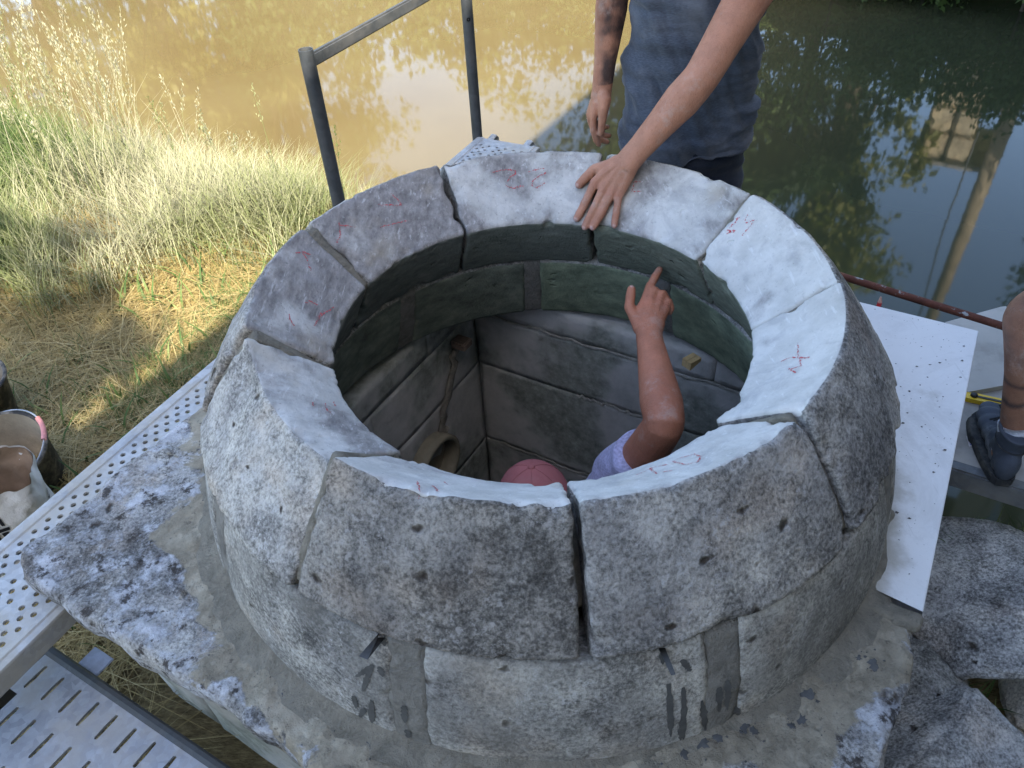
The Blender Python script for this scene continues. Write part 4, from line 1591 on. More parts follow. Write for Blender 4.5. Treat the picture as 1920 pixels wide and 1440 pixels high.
def m_skin(name, base=(.44, .235, .155)):
    n = NT(name, .55, .35)
    c = n.attr('skin')
    b = n.noise(28, 5, .65)
    c = n.mix(1.0, c, n.ramp(b, [(.3, (.86, .83, .82)), (.7, (1.1, 1.06, 1.05))]), 'MULTIPLY')
    c = n.mix(1.0, c, n.ramp(n.noise(7, 4, .6, n.mapv(n.obj(), loc=(1, 6, 2))), [(.3, (.80, .72, .68)), (.5, (1, 1, 1)), (.7, (1.12, 1.06, 1.02))]), 'MULTIPLY')
    fr = n.m('MULTIPLY', n.step(n.noise(150, 3, .6), .60, .68), .30)
    c = n.mix(fr, c, n.mix(1.0, c, (.60, .48, .42), 'MULTIPLY'))
    d = n.m('MULTIPLY', n.step(n.noise(11, 7, .75, n.mapv(n.obj(), loc=(4, 4, 1))), .52, .70), .30)
    c = n.mix(d, c, (.47, .43, .38))
    n.col(c)
    n.b.inputs['Subsurface Weight'].default_value = .08
    n.b.inputs['Subsurface Radius'].default_value = (.012, .005, .003)
    wr_ = n.voro(130, n.mapv(n.obj(), scale=(1, 1, .6)), 'DISTANCE_TO_EDGE')
    n.bump(n.m('ADD', n.m('ADD', n.noise(240, 4, .6), n.m('MULTIPLY', n.step(wr_, .0, .12), .35)), n.m('MULTIPLY', b, 1.2)), .0018, .7)
    return n.mat


M_SKIN = m_skin('skin')
HS = 1.2      # the ring is drawn a fifth larger than life, so are the people on it


def finger(mb, P, r0, r1):
    P = np.array(P, float)
    d = np.r_[0, np.cumsum(np.linalg.norm(np.diff(P, axis=0), axis=1))]
    L_ = d[-1]
    t = np.linspace(0, L_, 22)
    Q = np.stack([np.interp(t, d, P[:, k]) for k in range(3)], 1)
    for _ in range(2):
        Q[1:-1] = .2 * Q[:-2] + .6 * Q[1:-1] + .2 * Q[2:]
    r = r0 + (r1 - r0) * (t / L_)
    for j in d[1:-1]:
        r = r * (1 + .10 * np.exp(-((t - j) / (.008 * HS)) ** 2))
    tail = np.clip((t - (L_ - r1)) / r1, 0, 1)
    r = r * np.sqrt(np.maximum(.08, 1 - tail ** 2 * .85))
    mb.tube(Q, r, 12)


def skin_colour(P, base, marks):
    """marks: (centre, radius, colour, strength)"""
    C = np.tile(np.array(base, float), (len(P), 1))
    for c, r, col, s in marks:
        w = np.exp(-(np.linalg.norm(P - np.array(c), axis=1) / r) ** 2)[:, None] * s
        C = C * (1 - w) + np.array(col) * w
    return C


def nails(P, N, C, tips, size, up):
    """pale nails on the back of each finger tip"""
    for tip, prev in tips:
        tip, prev = np.array(tip), np.array(prev)
        ax = (tip - prev) / np.linalg.norm(tip - prev)
        c = tip - ax * size * .25
        rel = P - c
        a = rel @ ax
        u_ = np.array(up, float)
        u_ = u_ - ax * (u_ @ ax)
        u_ /= np.linalg.norm(u_)
        s_ = np.cross(ax, u_)
        b = rel @ s_
        h = rel @ u_
        m = (abs(a) < size * .62) & (abs(b) < size * .52) & (h > size * .22) & (np.linalg.norm(rel, axis=1) < size * 1.4)
        C[m] = (.56, .36, .30)
    return C


# ---------------------------------------------------------------- the man standing behind the ring
FEET1 = np.array([.58, 1.05, -.74])
man = empty('person', tuple(FEET1))
tag(man, 'man in dusty blue-grey t-shirt and dark jeans resting a hand on the ring', 'person')
o1 = FEET1
hand = dict(
    thumb=[[0.2320, 0.5400, 0.4880], [0.1900, 0.5540, 0.4740], [0.1671, 0.5464, 0.4545], [0.1395, 0.5340, 0.4330]],
    index=[[0.1893, 0.5197, 0.4514], [0.1582, 0.4869, 0.4060], [0.1418, 0.4706, 0.3850], [0.1296, 0.4584, 0.3690]],
    middle=[[0.2103, 0.4969, 0.4424], [0.1793, 0.4635, 0.3960], [0.1631, 0.4474, 0.3735], [0.1496, 0.4354, 0.3545]],
    ring=[[0.2324, 0.4843, 0.4378], [0.2017, 0.4529, 0.3935], [0.1843, 0.4390, 0.3730], [0.1710, 0.4293, 0.3560]],
    pinky=[[0.2522, 0.4789, 0.4360], [0.2417, 0.4463, 0.4010], [0.2358, 0.4302, 0.3830], [0.2315, 0.4140, 0.3660]])
wr = np.array([.2790, .5180, .5100])
mb = MB()
FR = dict(thumb=(.0155, .0122), index=(.0132, .0106), middle=(.0134, .0107), ring=(.0128, .0102), pinky=(.0114, .0092))
for k, P in hand.items():
    finger(mb, np.array(P) - o1, *FR[k])
    m0 = np.array(P[0])
    if k != 'thumb':
        b0 = wr + (m0 - wr) * .12 + (m0 - np.array(hand['middle'][0])) * .25
        mb.tube(np.array([b0, b0 + (m0 - b0) * .5, m0]) - o1, [.0215, .0195, .0150], 12)
        ball(mb, m0 - o1, .0150, 12)
mb.tube(np.array([wr, (wr + np.array(hand['thumb'][0])) / 2 + np.array([-.005, .006, -.003]), hand['thumb'][0], hand['thumb'][1]]) - o1, [.023, .025, .020, .0155], 12)
# tendons and veins on the back of the hand
up_ = np.array([-.26, -.55, .78])
for k in ('index', 'middle', 'ring', 'pinky'):
    m0 = np.array(hand[k][0])
    mb.tube(np.array([wr + (m0 - wr) * q + up_ * (.0235 - .011 * q) for q in (.2, .45, .7, .98)]) - o1, [.003, .0042, .0045, .0035], 8)
# skin web in the palm
pc = (wr + np.array(hand['middle'][0]) + np.array(hand['ring'][0])) / 3
elb = np.array([.461, .548, .712])
shd = np.array([.665, .735, .955])
fa = elb - wr
limb(mb, np.array([wr + (pc - wr) * .35, wr, wr + fa * .15, wr + fa * .45, wr + fa * .75, elb, elb + (shd - elb) * .25, elb + (shd - elb) * .6, shd, shd + np.array([-.05, .10, .04])]) - o1,
     np.array([[.035, .024], [.038, .028], [.036, .030], [.041, .038], [.050, .047], [.047, .045], [.050, .049], [.058, .056], [.066, .066], [.06, .06]]), 22, n=60, upv=(-.4, -.4, .8))
# hanging right arm with the tattoo
elR = np.array([.300, 1.01, .86])
wrR = np.array([.262, .945, .548])
shR = np.array([.315, 1.00, 1.20])
limb(mb, np.array([wrR + np.array([-.004, -.004, -.03]), wrR, wrR + (elR - wrR) * .25, wrR + (elR - wrR) * .7, elR, elR + (shR - elR) * .5, shR, shR + np.array([.06, 0, .02])]) - o1,
     np.array([[.033, .021], [.031, .023], [.034, .029], [.048, .045], [.045, .044], [.054, .054], [.066, .066], [.06, .06]]), 22, n=54, upv=(0, -1, 0))
def hx(px, py, y):
    return [.2612 + px * .00163 + (y - .95) * .14, y, .548 - py * .00168 - (y - .95) * .40]


h2 = dict(       # hanging hand: offsets from the wrist across and down, and depth
    thumb=[hx(5, 40, .905), hx(3, 63, .90), hx(2, 79, .90), hx(1, 92, .902)],
    index=[hx(-15, 57, .922), hx(-14, 80, .915), hx(-8, 98, .915), hx(0, 112, .918)],
    middle=[hx(-21, 57, .948), hx(-12, 85, .948), hx(2, 100, .948), hx(19, 107, .948)],
    ring=[hx(-23, 53, .974), hx(-8, 81, .976), hx(7, 93, .976), hx(23, 94, .974)],
    pinky=[hx(-22, 47, .998), hx(-6, 69, 1.002), hx(7, 77, 1.002), hx(19, 76, 1.0)])
for k, P in h2.items():
    finger(mb, np.array(P) - o1, FR[k][0] * .84, FR[k][1] * .84)
    m0 = np.array(P[0])
    if k != 'thumb':
        b0 = wrR + (m0 - wrR) * .1
        mb.tube(np.array([b0, b0 + (m0 - b0) * .5, m0]) - o1, [.020, .019, .0125], 12)
mb.tube(np.array([wrR, (wrR + np.array(h2['thumb'][0])) / 2 + np.array([.006, -.008, 0]), h2['thumb'][0], h2['thumb'][1]]) - o1, [.020, .021, .017, .013], 12)
# neck, head, upper chest that carries both arms (all above the frame)
chest = np.array([.50, .93, 1.10])
neck = np.array([.485, .86, 1.40])
limb(mb, np.array([shR + np.array([.02, 0, 0]), chest + np.array([0, 0, .08]), shd + np.array([0, .03, .03])]) - o1, [.06, .10, .065], 18)
limb(mb, np.array([chest, chest + np.array([0, -.02, .14]), neck, neck + np.array([-.005, -.02, .08])]) - o1, [.10, .085, .066, .064], 18)
Rh = np.array(Matrix.Rotation(math.radians(-10), 3, 'Z') @ Matrix.Rotation(math.radians(28), 3, 'X'))
hc = neck + np.array([-.01, -.05, .17])
head(mb, hc - o1, HS, Rh)
body = mb.build('body', M_SKIN, man, True)
remesh(body, .0032, 5)
Pv, Nv = verts_of(body), norms_of(body)
RED = (.50, .20, .14)
marks = [(np.array(P[0]) - o1, .014, (.46, .20, .145), .55) for P in hand.values()]
marks += [(np.array(P[q]) - o1, .009, (.36, .16, .11), .6) for k, P in hand.items() if k != 'thumb' for q in (1, 2)]
marks += [(np.array(P[3]) - o1, .015, (.50, .25, .20), .6) for P in hand.values()]
C = skin_colour(Pv, (.42, .205, .125), marks)
C = nails(Pv, Nv, C, [(np.array(P[3]) - o1, np.array(P[2]) - o1) for P in hand.values()], .0105, (-.26, -.58, .76))
# tattoo sleeve on the hanging forearm, with a ragged pattern and a straight cuff
W3 = Pv + o1
on = (W3[:, 2] > .565) & (W3[:, 0] < .40) & (W3[:, 2] < 1.15) & (W3[:, 1] > .8)
tt = np.clip(fbm(Pv, 26, 4, 77) * 2.6 - .75 + np.clip((.64 - W3[:, 2]) * 6, 0, .6), 0, 1)
tt = tt * np.clip((W3[:, 0] - .235) / .03, 0, 1)
C = np.where(on[:, None], C * (1 - .88 * tt[:, None]) + np.array([.035, .03, .03]) * .88 * tt[:, None], C)
paint(body, 'skin', C)
# hair
mb = MB()
T = lambda x, y, z: hc - o1 + Rh @ (np.array([x, y, z]) * HS)
ball(mb, T(0, .024, .042), np.array([.083, .096, .090]) * HS, 24, Rh)
hair = mb.build('hair', m_plain('dark_hair', (.03, .022, .016), .7, .3, .3, 60, .004), man, True)
Ph = verts_of(hair)
set_verts(hair, Ph * 1.0 + (fbm(Ph, 60, 2, 3)[:, None] - .5) * .012)


def m_cloth(name, c, sc=420, dirt=(.42, .41, .40), da=.5):
    n = NT(name, .92, .15)
    o = n.obj()
    w = n.noise(sc, 2, .5, n.mapv(o, scale=(.25, .25, 1)))
    a = n.noise(6, 5, .6)
    col = n.ramp(a, [(.3, tuple(x * .78 for x in c)), (.7, tuple(x * 1.18 for x in c))])
    col = n.mix(1.0, col, n.ramp(w, [(.3, (.72, .72, .74)), (.7, (1.25, 1.25, 1.24))]), 'MULTIPLY')
    d = n.m('MULTIPLY', n.step(n.noise(5, 6, .68, n.mapv(o, loc=(7, 2, 3))), .47, .68), da)
    col = n.mix(d, col, dirt)
    n.col(col)
    n.b.inputs['Sheen Weight'].default_value = .15
    n.bump(n.m('ADD', n.noise(45, 4, .6), n.m('MULTIPLY', w, .3)), .002, .6)
    return n.mat


def loft(mb, secs, seg=40, cap=True):
    """secs: (centre, half-width x, half-depth y, yaw)"""
    vs = []
    a = np.arange(seg) * 2 * math.pi / seg
    for c, hx, hy, yw in secs:
        ca, sa = np.cos(a), np.sin(a)
        rr = (abs(ca) ** 2.5 + abs(sa) ** 2.5) ** (-1 / 2.5)
        x, y = rr * ca * hx, rr * sa * hy
        vs.append(np.stack([c[0] + x * math.cos(yw) - y * math.sin(yw), c[1] + x * math.sin(yw) + y * math.cos(yw), np.full(seg, c[2])], 1))
    f = grid_faces(len(secs), seg, cv=True).tolist()
    if cap:
        f.append(list(range(seg - 1, -1, -1)))
        f.append([(len(secs) - 1) * seg + k for k in range(seg)])
    mb.add(np.concatenate(vs), f)


mb = MB()
yaw = math.radians(8)
secs = [((.553, 1.000, .318), .232, .148, yaw), ((.553, .998, .36), .229, .147, yaw), ((.552, .992, .45), .214, .142, yaw), ((.548, .980, .56), .200, .138, yaw), ((.544, .968, .68), .198, .138, yaw), ((.540, .955, .80), .205, .140, yaw), ((.530, .945, .93), .220, .142, yaw * 1.2), ((.51, .93, 1.06), .236, .140, yaw * 1.4), ((.495, .92, 1.16), .215, .125, yaw), ((.487, .90, 1.24), .13, .10, yaw), ((.485, .885, 1.29), .085, .085, yaw)]
loft(mb, [((c[0] - o1[0], c[1] - o1[1], c[2] - o1[2]), a_, b_, y_) for c, a_, b_, y_ in secs], 64)
# sleeves
mb.tube(np.array([shd + np.array([-.14, .13, .05]), shd + np.array([-.02, .03, .02]), shd + (elb - shd) * .15]) - o1, [.118, .100, .086], 24)
mb.tube(np.array([shR + np.array([.10, -.03, .0]), shR + np.array([.01, 0, 0]), shR + (elR - shR) * .48]) - o1, [.10, .090, .084], 24)
shirt = mb.build('t_shirt', m_cloth('blue_grey_cotton', (.075, .089, .116), da=.38, dirt=(.20, .205, .22)), man, True)
remesh(shirt, .0065, 5)
P, N = verts_of(shirt), norms_of(shirt)
Q = P + o1
# folds: drag lines running down to the left hip, bunching at the right waist
def dirn(a_):
    return np.array([math.cos(a_), 0, math.sin(a_)])
ax1 = Q @ dirn(math.radians(-62))
ax1p = Q @ dirn(math.radians(28))
f1 = fbm(np.stack([ax1 * 2.2, ax1p * 17, Q[:, 1] * 3], -1), 1, 3, 12) - .5
f2 = fbm(np.stack([Q[:, 0] * 4.5 + Q[:, 2] * 2.0, Q[:, 2] * 24, Q[:, 1] * 4], -1), 1, 3, 19) - .5
wR = np.clip((Q[:, 0] - .54) / .12, 0, 1) * np.clip((.66 - Q[:, 2]) / .1, 0, 1)
low = np.clip((1.15 - Q[:, 2]) / .2, 0, 1)
P2 = P + N * ((f1 * .085 * (1 - .55 * wR) + f2 * .080 * (.3 + .7 * wR)) * low)[:, None]
hem = Q[:, 2] < .345
wl = (fbm(np.stack([Q[:, 0] * 9, Q[:, 1] * 9, Q[:, 1] * 0], -1), 1, 2, 5) - .5)
P2[:, 2] += np.where(Q[:, 2] < .42, wl * .022 + .10 * (Q[:, 0] - .55) ** 2 * 2.0, 0) * np.clip((.42 - Q[:, 2]) / .1, 0, 1)
set_verts(shirt, P2)

mb = MB()
loft(mb, [((x - o1[0], y - o1[1], z - o1[2]), a_, b_, yaw) for x, y, z, a_, b_ in [(.553, 1.005, .44, .192, .122), (.553, 1.005, .36, .203, .130), (.555, 1.01, .26, .214, .138), (.556, 1.01, .18, .214, .135)]], 48)
for s_, kx in ((-1, .455), (1, .66)):
    limb(mb, np.array([(kx, 1.01, .22), (kx + .005, 1.005, .02), (kx, 1.00, -.20), (kx - .005, 1.015, -.45), (kx - .01, 1.03, -.66)]) - o1, [.114, .105, .085, .077, .070], 28)
jeans = mb.build('jeans', m_cloth('dark_denim', (.016, .021, .034), 600, (.10, .10, .11), .25), man, True)
remesh(jeans, .008, 4)
P, N = verts_of(jeans), norms_of(jeans)
Q = P + o1
set_verts(jeans, P + N * ((fbm(np.stack([Q[:, 0] * 5, Q[:, 1] * 5, Q[:, 2] * 16], -1), 1, 3, 42) - .5) * .045)[:, None])
M_BOOT = m_plain('dusty_leather', (.06, .07, .09), .8, .25, .3, 9, .002, dirt=(.20, .215, .24), dirt_amt=.8, dsc=7)
M_SOLE = m_plain('rubber_sole', (.03, .032, .035), .85, .2, .3, 14, .001, dirt=(.16, .15, .13), dirt_amt=.5)


def boot(parent, heel, yaw_, s=1.0, org=(0, 0, 0)):
    """work boot: sole, upper, collar, laces. local x = forward from heel"""
    Rz = rotz(yaw_)
    heel = np.array(heel, float) - np.array(org)
    tr = lambda v: heel + (np.array(v) * s) @ Rz.T
    # sole outline
    xs_ = np.linspace(0, .305, 26)
    wid = .036 + .016 * np.sin(np.clip(xs_ / .305, 0, 1) * math.pi * .95 - .35).clip(0) + .006 * (xs_ > .17)
    wid[0:3] = [.018, .028, .034]
    wid[-4:] = [.046, .040, .029, .014]
    ctr = .006 * np.sin(xs_ / .305 * math.pi)
    out = [(x, c_ + w_) for x, c_, w_ in zip(xs_, ctr, wid)] + [(x, c_ - w_) for x, c_, w_ in zip(xs_[::-1], ctr[::-1], wid[::-1])]
    mb = MB()
    n = len(out)
    lv = [(1.0, 0), (1.04, .004), (1.04, .022), (1.0, .028)]
    vs = []
    for sc_, z in lv:
        vs += [tr(((x - .15) * (1 + (sc_ - 1) * .3) + .15, y * sc_, z)) for x, y in out]
    f = grid_faces(4, n, cv=True).tolist() + [list(range(n - 1, -1, -1)), [3 * n + k for k in range(n)]]
    mb.add(vs, f)
    mb.build('sole', M_SOLE, parent, False)
    mb = MB()
    sec = []
    for x, w_, c_, h_ in ((.022, .031, .002, .10), (.05, .037, .003, .125), (.09, .038, .004, .12), (.13, .038, .005, .088), (.17, .042, .006, .068), (.21, .045, .006, .058), (.25, .043, .005, .052), (.285, .032, .002, .042)):
        sec.append((x, w_, c_, h_))
    for (x, w_, c_, h_) in sec:
        ball(mb, tr((x, c_, .026 + h_ * .42)), np.array([.034, w_, h_ * .56]) * s, 16, Rz)
    mb.tube([tr((.068, .003, .08)), tr((.064, .003, .13)), tr((.060, .003, .17))], [(.042 * s, .047 * s), (.043 * s, .048 * s), (.045 * s, .051 * s)], 20, upv=tuple(Rz[:, 0]))
    up = mb.build('upper', M_BOOT, parent, True)
    remesh(up, .005, 6)
    Pu, Nu = verts_of(up), norms_of(up)
    set_verts(up, Pu + Nu * ((fbm(Pu, 18, 3, 8) - .5) * .010)[:, None])
    for z, rr in ((.172, .050), (.128, .0485)):
        mb = MB()
        mb.tube([tr((.062 + rr * math.cos(t) * 1.02, .003 + rr * .92 * math.sin(t), z + .008 * math.cos(t))) for t in np.linspace(0, 2 * math.pi, 26)], .006 * s if z > .15 else .0022 * s, 8, cap=False)
        mb.build('collar' if z > .15 else 'seam', M_BOOT if z > .15 else M_SOLE, up, True)
    for k in range(4):
        x = .118 + .024 * k
        z = .150 - .020 * k
        mb = MB()
        mb.tube([tr((x, -.022, z - .004)), tr((x + .003, .004, z + .010)), tr((x, .030, z - .004))], .003 * s, 6)
        mb.build('lace', M_SOLE, up, True)


boot(man, (.455, 1.14, -.74), math.radians(-95), 1.15, o1)
boot(man, (.665, 1.14, -.74), math.radians(-82), 1.15, o1)
dk = empty('scaffold_plank_low', tuple(W(1.18, .0, -.745)), UA)
dk.name = 'scaffold_deck'
tag(dk, 'scaffold deck under the standing man behind the ring', 'scaffold deck')
for k in range(2):
    mb = MB()
    mb.box((.0 + .34 * k, .0, -.03), (.325, 1.9, .05), bev=.006)
    mb.build('plank', M_DECK, dk)
for a_, b_ in ((-.1, -.85), (.45, -.85), (-.1, .85), (.45, .85)):
    mb = MB()
    mb.tube([(a_, b_, -1.4), (a_, b_, -.056)], .024, 12)
    mb.build('leg', M_TUBE, dk, True)

# ---------------------------------------------------------------- the man inside the chamber, pointing up
FEET2 = np.array([.05, -.14, -1.74])
m2 = empty('person', tuple(FEET2))
tag(m2, 'person inside the opening in lavender shirt and red cap, arm raised and pointing', 'person')
o2 = FEET2
h3 = dict(
    index=[[.2979, .2756, .1991], [.3250, .3290, .2254], [.3447, .3564, .2383], [.3640, .3850, .2500]],
    middle=[[.3192, .2835, .2080], [.3349, .3150, .2240], [.3487, .3046, .2075], [.3408, .2842, .1928]],
    ring=[[.3404, .2761, .2027], [.3566, .3048, .2187], [.3674, .2927, .2002], [.3571, .2732, .1850]],
    pinky=[[.3562, .2624, .1933], [.3703, .2856, .2061], [.3769, .2735, .1872], [.3665, .2570, .1765]],
    thumb=[[.2755, .2316, .1826], [.2606, .2726, .1988], [.2669, .3004, .2180], [.2741, .3246, .2364]])
wr3 = np.array([.3003, .1862, .1736])
el3 = np.array([.2890, -.1230, .1380])
sh3 = np.array([.2350, -.0300, -.1500])
mb = MB()
for k, P in h3.items():
    finger(mb, np.array(P) - o2, *FR[k])
    m0 = np.array(P[0])
    if k != 'thumb':
        b0 = wr3 + (m0 - wr3) * .12
        mb.tube(np.array([b0, b0 + (m0 - b0) * .5, m0]) - o2, [.022, .021, .0160], 12)
        ball(mb, m0 - o2, .0160, 12)
mb.tube(np.array([wr3, (wr3 + np.array(h3['thumb'][0])) / 2 + np.array([-.006, 0, -.002]), h3['thumb'][0], h3['thumb'][1]]) - o2, [.021, .022, .018, .0135], 12)
fa = el3 - wr3
limb(mb, np.array([wr3 + np.array([.015, .04, .012]), wr3, wr3 + fa * .15, wr3 + fa * .45, wr3 + fa * .78, el3, el3 + (sh3 - el3) * .3, el3 + (sh3 - el3) * .7, sh3, sh3 + np.array([-.05, .0, -.06])]) - o2,
     np.array([[.038, .026], [.036, .030], [.037, .033], [.045, .042], [.054, .051], [.049, .049], [.053, .053], [.060, .060], [.068, .068], [.06, .06]]), 22, n=60, upv=(0, -.6, .8))
hc2 = np.array([-.035, -.105, -.185])
chest2 = np.array([.04, -.10, -.46])
shL = np.array([-.16, -.16, -.36])
elL = np.array([-.26, -.10, -.64])
wrL = np.array([-.16, .10, -.78])
limb(mb, np.array([sh3, chest2 + np.array([0, 0, .08]), shL]) - o2, [.065, .10, .065], 18)
limb(mb, np.array([chest2, (chest2 + hc2) / 2 + np.array([0, 0, .01]), hc2]) - o2, [.11, .072, .066], 18)
limb(mb, np.array([shL, (shL + elL) / 2, elL, (elL + wrL) / 2, wrL]) - o2, [.064, .055, .046, .046, .032], 18)
for q in range(4):
    d0 = wrL + np.array([.012 * q - .02, .03, -.01 - .006 * q])
    finger(mb, np.array([d0, d0 + np.array([.01, .05, -.02]), d0 + np.array([.015, .075, -.05]), d0 + np.array([.015, .08, -.08])]) - o2, .0105, .008)
    mb.tube(np.array([wrL, d0]) - o2, [.018, .013], 10)
finger(mb, np.array([wrL, wrL + np.array([.04, .02, -.01]), wrL + np.array([.06, .05, -.02]), wrL + np.array([.065, .075, -.035])]) - o2, .015, .010)
Rh2 = np.array(Matrix.Rotation(math.radians(188), 3, 'Z') @ Matrix.Rotation(math.radians(14), 3, 'X'))
head(mb, hc2 - o2, HS, Rh2)
b2 = mb.build('body', M_SKIN, m2, True)
remesh(b2, .0036, 5)
Pv, Nv = verts_of(b2), norms_of(b2)
mk_ = [(np.array(P[0]) - o2, .014, (.42, .17, .115), .5) for P in h3.values()] + [(np.array(P[3]) - o2, .014, (.48, .20, .15), .6) for P in h3.values()]
C = skin_colour(Pv, (.40, .165, .095), mk_)
C = nails(Pv, Nv, C, [(np.array(h3['thumb'][3]) - o2, np.array(h3['thumb'][2]) - o2)], .0105, (0, -.7, .7))
paint(b2, 'skin', C)
# faded red cap
mb = MB()
T = lambda x, y, z: hc2 - o2 + Rh2 @ (np.array([x, y, z]) * HS)
ball(mb, T(0, .012, .036), np.array([.084, .100, .092]) * HS, 28, Rh2)
Mcap = m_plain('faded_red_cap', (.37, .125, .12), .85, .15, .15, 7, .001, dirt=(.40, .20, .18), dirt_amt=.35)
cap = mb.build('cap', Mcap, m2, True)
for q in range(6):
    mb = MB()
    aa_ = q * math.pi / 3 + .3
    mb.tube([T(.0845 * math.cos(aa_) * math.sin(t), .012 + .1005 * math.sin(aa_) * math.sin(t), .036 + .0925 * math.cos(t)) for t in np.linspace(.05, 1.5, 14)], .0006, 6)
    mb.build('seam', Mcap, cap, True)
mb = MB()
ball(mb, hc2 - o2 + np.array([-.108, -.005, .052]), np.array([.055, .050, .010]), 18, np.array(Matrix.Rotation(math.radians(10), 3, 'Y')))
mb.build('visor', Mcap, cap, True)
mb = MB()
ball(mb, T(0, .012, .128), np.array([.010, .010, .006]), 10)
mb.build('button', Mcap, cap, True)
mb = MB()
cc = chest2
loft(mb, [((cc[0] - o2[0], cc[1] - o2[1], z - o2[2]), a_, b_, .1) for z, a_, b_ in [(-.98, .20, .14), (-.85, .20, .145), (-.68, .205, .15), (-.52, .225, .15), (-.40, .215, .135), (-.33, .13, .10), (-.30, .085, .085)]], 40)
mb.tube(np.array([chest2 + np.array([.08, .0, .10]), sh3 + np.array([-.01, 0, -.02]), sh3 + (el3 - sh3) * .42]) - o2, [.11, .097, .086], 24)
mb.tube(np.array([chest2 + np.array([-.08, .0, .06]), shL, shL + (elL - shL) * .5]) - o2, [.10, .09, .085], 24)
s2 = mb.build('t_shirt', m_cloth('lavender_cotton', (.42, .40, .56), da=.0, dirt=(.45, .42, .5)), m2, True)
remesh(s2, .008, 5)
P, N = verts_of(s2), norms_of(s2)
set_verts(s2, P + N * ((fbm(np.stack([P[:, 0] * 9, P[:, 1] * 9, P[:, 2] * 14], -1), 1, 3, 9) - .5) * .03)[:, None])
mb = MB()
loft(mb, [((cc[0] - o2[0], cc[1] - o2[1], z - o2[2]), a_, b_, .1) for z, a_, b_ in [(-1.12, .19, .13), (-1.0, .20, .14), (-.92, .19, .135)]], 36)
for kx in (-.06, .14):
    limb(mb, np.array([(kx, -.10, -1.06), (kx, -.08, -1.30), (kx, -.10, -1.52), (kx, -.11, -1.68)]) - o2, [.105, .085, .075, .068], 22)
tr_ = mb.build('trousers', m_cloth('work_trousers', (.06, .055, .05), 500), m2, True)
remesh(tr_, .01, 4)
boot(m2, (-.06, -.24, -1.745), math.radians(92), 1.1, o2)
boot(m2, (.14, -.24, -1.745), math.radians(84), 1.1, o2)

# ---------------------------------------------------------------- the man at the right edge: lower leg and boot in view
FEET3 = np.array([1.40, .12, -.33])
m3 = empty('person', tuple(FEET3))
tag(m3, 'bare tattooed lower leg in grey work boot and white sock at right edge', 'person')
o3 = FEET3
boot(m3, (1.340, -.005, -.330), math.radians(72), 1.0, o3)
boot(m3, (1.78, -.10, -.330), math.radians(60), 1.0, o3)
ank = np.array([1.362, .062, -.20])
knee = np.array([1.305, .165, .17])
hip = np.array([1.56, .00, .62])
ank2 = np.array([1.81, -.05, -.20])
knee2 = np.array([1.80, .06, .17])
hip2 = np.array([1.76, -.06, .62])
mb = MB()
for a_, k_, h_ in ((ank, knee, hip), (ank2, knee2, hip2)):
    d_ = k_ - a_
    bk = np.array([.01, -.028, 0])
    limb(mb, np.array([a_ + np.array([0, 0, -.06]), a_, a_ + d_ * .15, a_ + d_ * .40 + bk * .5, a_ + d_ * .66 + bk, a_ + d_ * .88 + bk * .3, k_, k_ + (h_ - k_) * .3, k_ + (h_ - k_) * .8, h_]) - o3, [.040, .036, .039, .049, .060, .054, .056, .066, .084, .09], 22, n=66)
tor = np.array([1.68, -.03, .66])
limb(mb, np.array([tor, tor + np.array([0, 0, .25]), tor + np.array([0, .02, .5]), tor + np.array([0, .02, .62])]) - o3, [.15, .15, .16, .07], 20)
for s_ in (-1, 1):
    sh_ = tor + np.array([.21 * s_, .02, .50])
    limb(mb, np.array([tor + np.array([.1 * s_, .02, .5]), sh_, sh_ + np.array([.05 * s_, .02, -.32]), sh_ + np.array([.02 * s_, .14, -.58]), sh_ + np.array([.01 * s_, .18, -.68])]) - o3, [.07, .065, .048, .032, .03], 18)
    wq = sh_ + np.array([.01 * s_, .18, -.68])
    for q in range(4):
        d0 = wq + np.array([0, .018 * q - .03, -.03])
        finger(mb, np.array([d0, d0 + np.array([0, .006, -.04]), d0 + np.array([0, .012, -.06]), d0 + np.array([0, .016, -.08])]) - o3, .0095, .0075)
    finger(mb, np.array([wq, wq + np.array([0, .03, -.02]), wq + np.array([0, .045, -.045]), wq + np.array([0, .05, -.06])]) - o3, .012, .009)
nk = tor + np.array([0, .02, .62])
limb(mb, np.array([nk, nk + np.array([0, .02, .10])]) - o3, [.06, .055], 16)
Rh3 = np.array(Matrix.Rotation(math.radians(160), 3, 'Z') @ Matrix.Rotation(math.radians(15), 3, 'X'))
head(mb, nk + np.array([0, .03, .19]) - o3, 1.05, Rh3)
b3 = mb.build('body', M_SKIN, m3, True)
remesh(b3, .006, 5)
Pv = verts_of(b3)
C = skin_colour(Pv, (.31, .165, .105), [])
Q3 = Pv + o3
sd_ = Q3[:, 2] - .55 * (Q3[:, 0] - 1.4)
band = (np.exp(-((sd_ - (-.005 + .03 * (fbm(Pv, 30, 2, 5) - .5))) / .012) ** 2) + .8 * np.exp(-((sd_ - .06) / .008) ** 2)) * (Q3[:, 2] < .12)
blot = np.clip(fbm(Pv, 14, 3, 6) * 3 - 1.45, 0, 1) * (Q3[:, 2] < .3) * .6
tk = np.clip(band + blot, 0, .9)[:, None]
C = C * (1 - tk) + np.array([.05, .04, .04]) * tk
paint(b3, 'skin', C)
mb = MB()
d_ = (knee - ank)
mb.tube(np.array([ank + np.array([0, 0, -.05]), ank, ank + d_ * .10, ank + d_ * .13]) - o3, [.043, .0405, .0425, .0435], 24)
so = mb.build('sock', m_cloth('white_sock', (.62, .64, .70), 300, (.5, .5, .52), .3), m3, True)
mb = MB()
d2 = knee2 - ank2
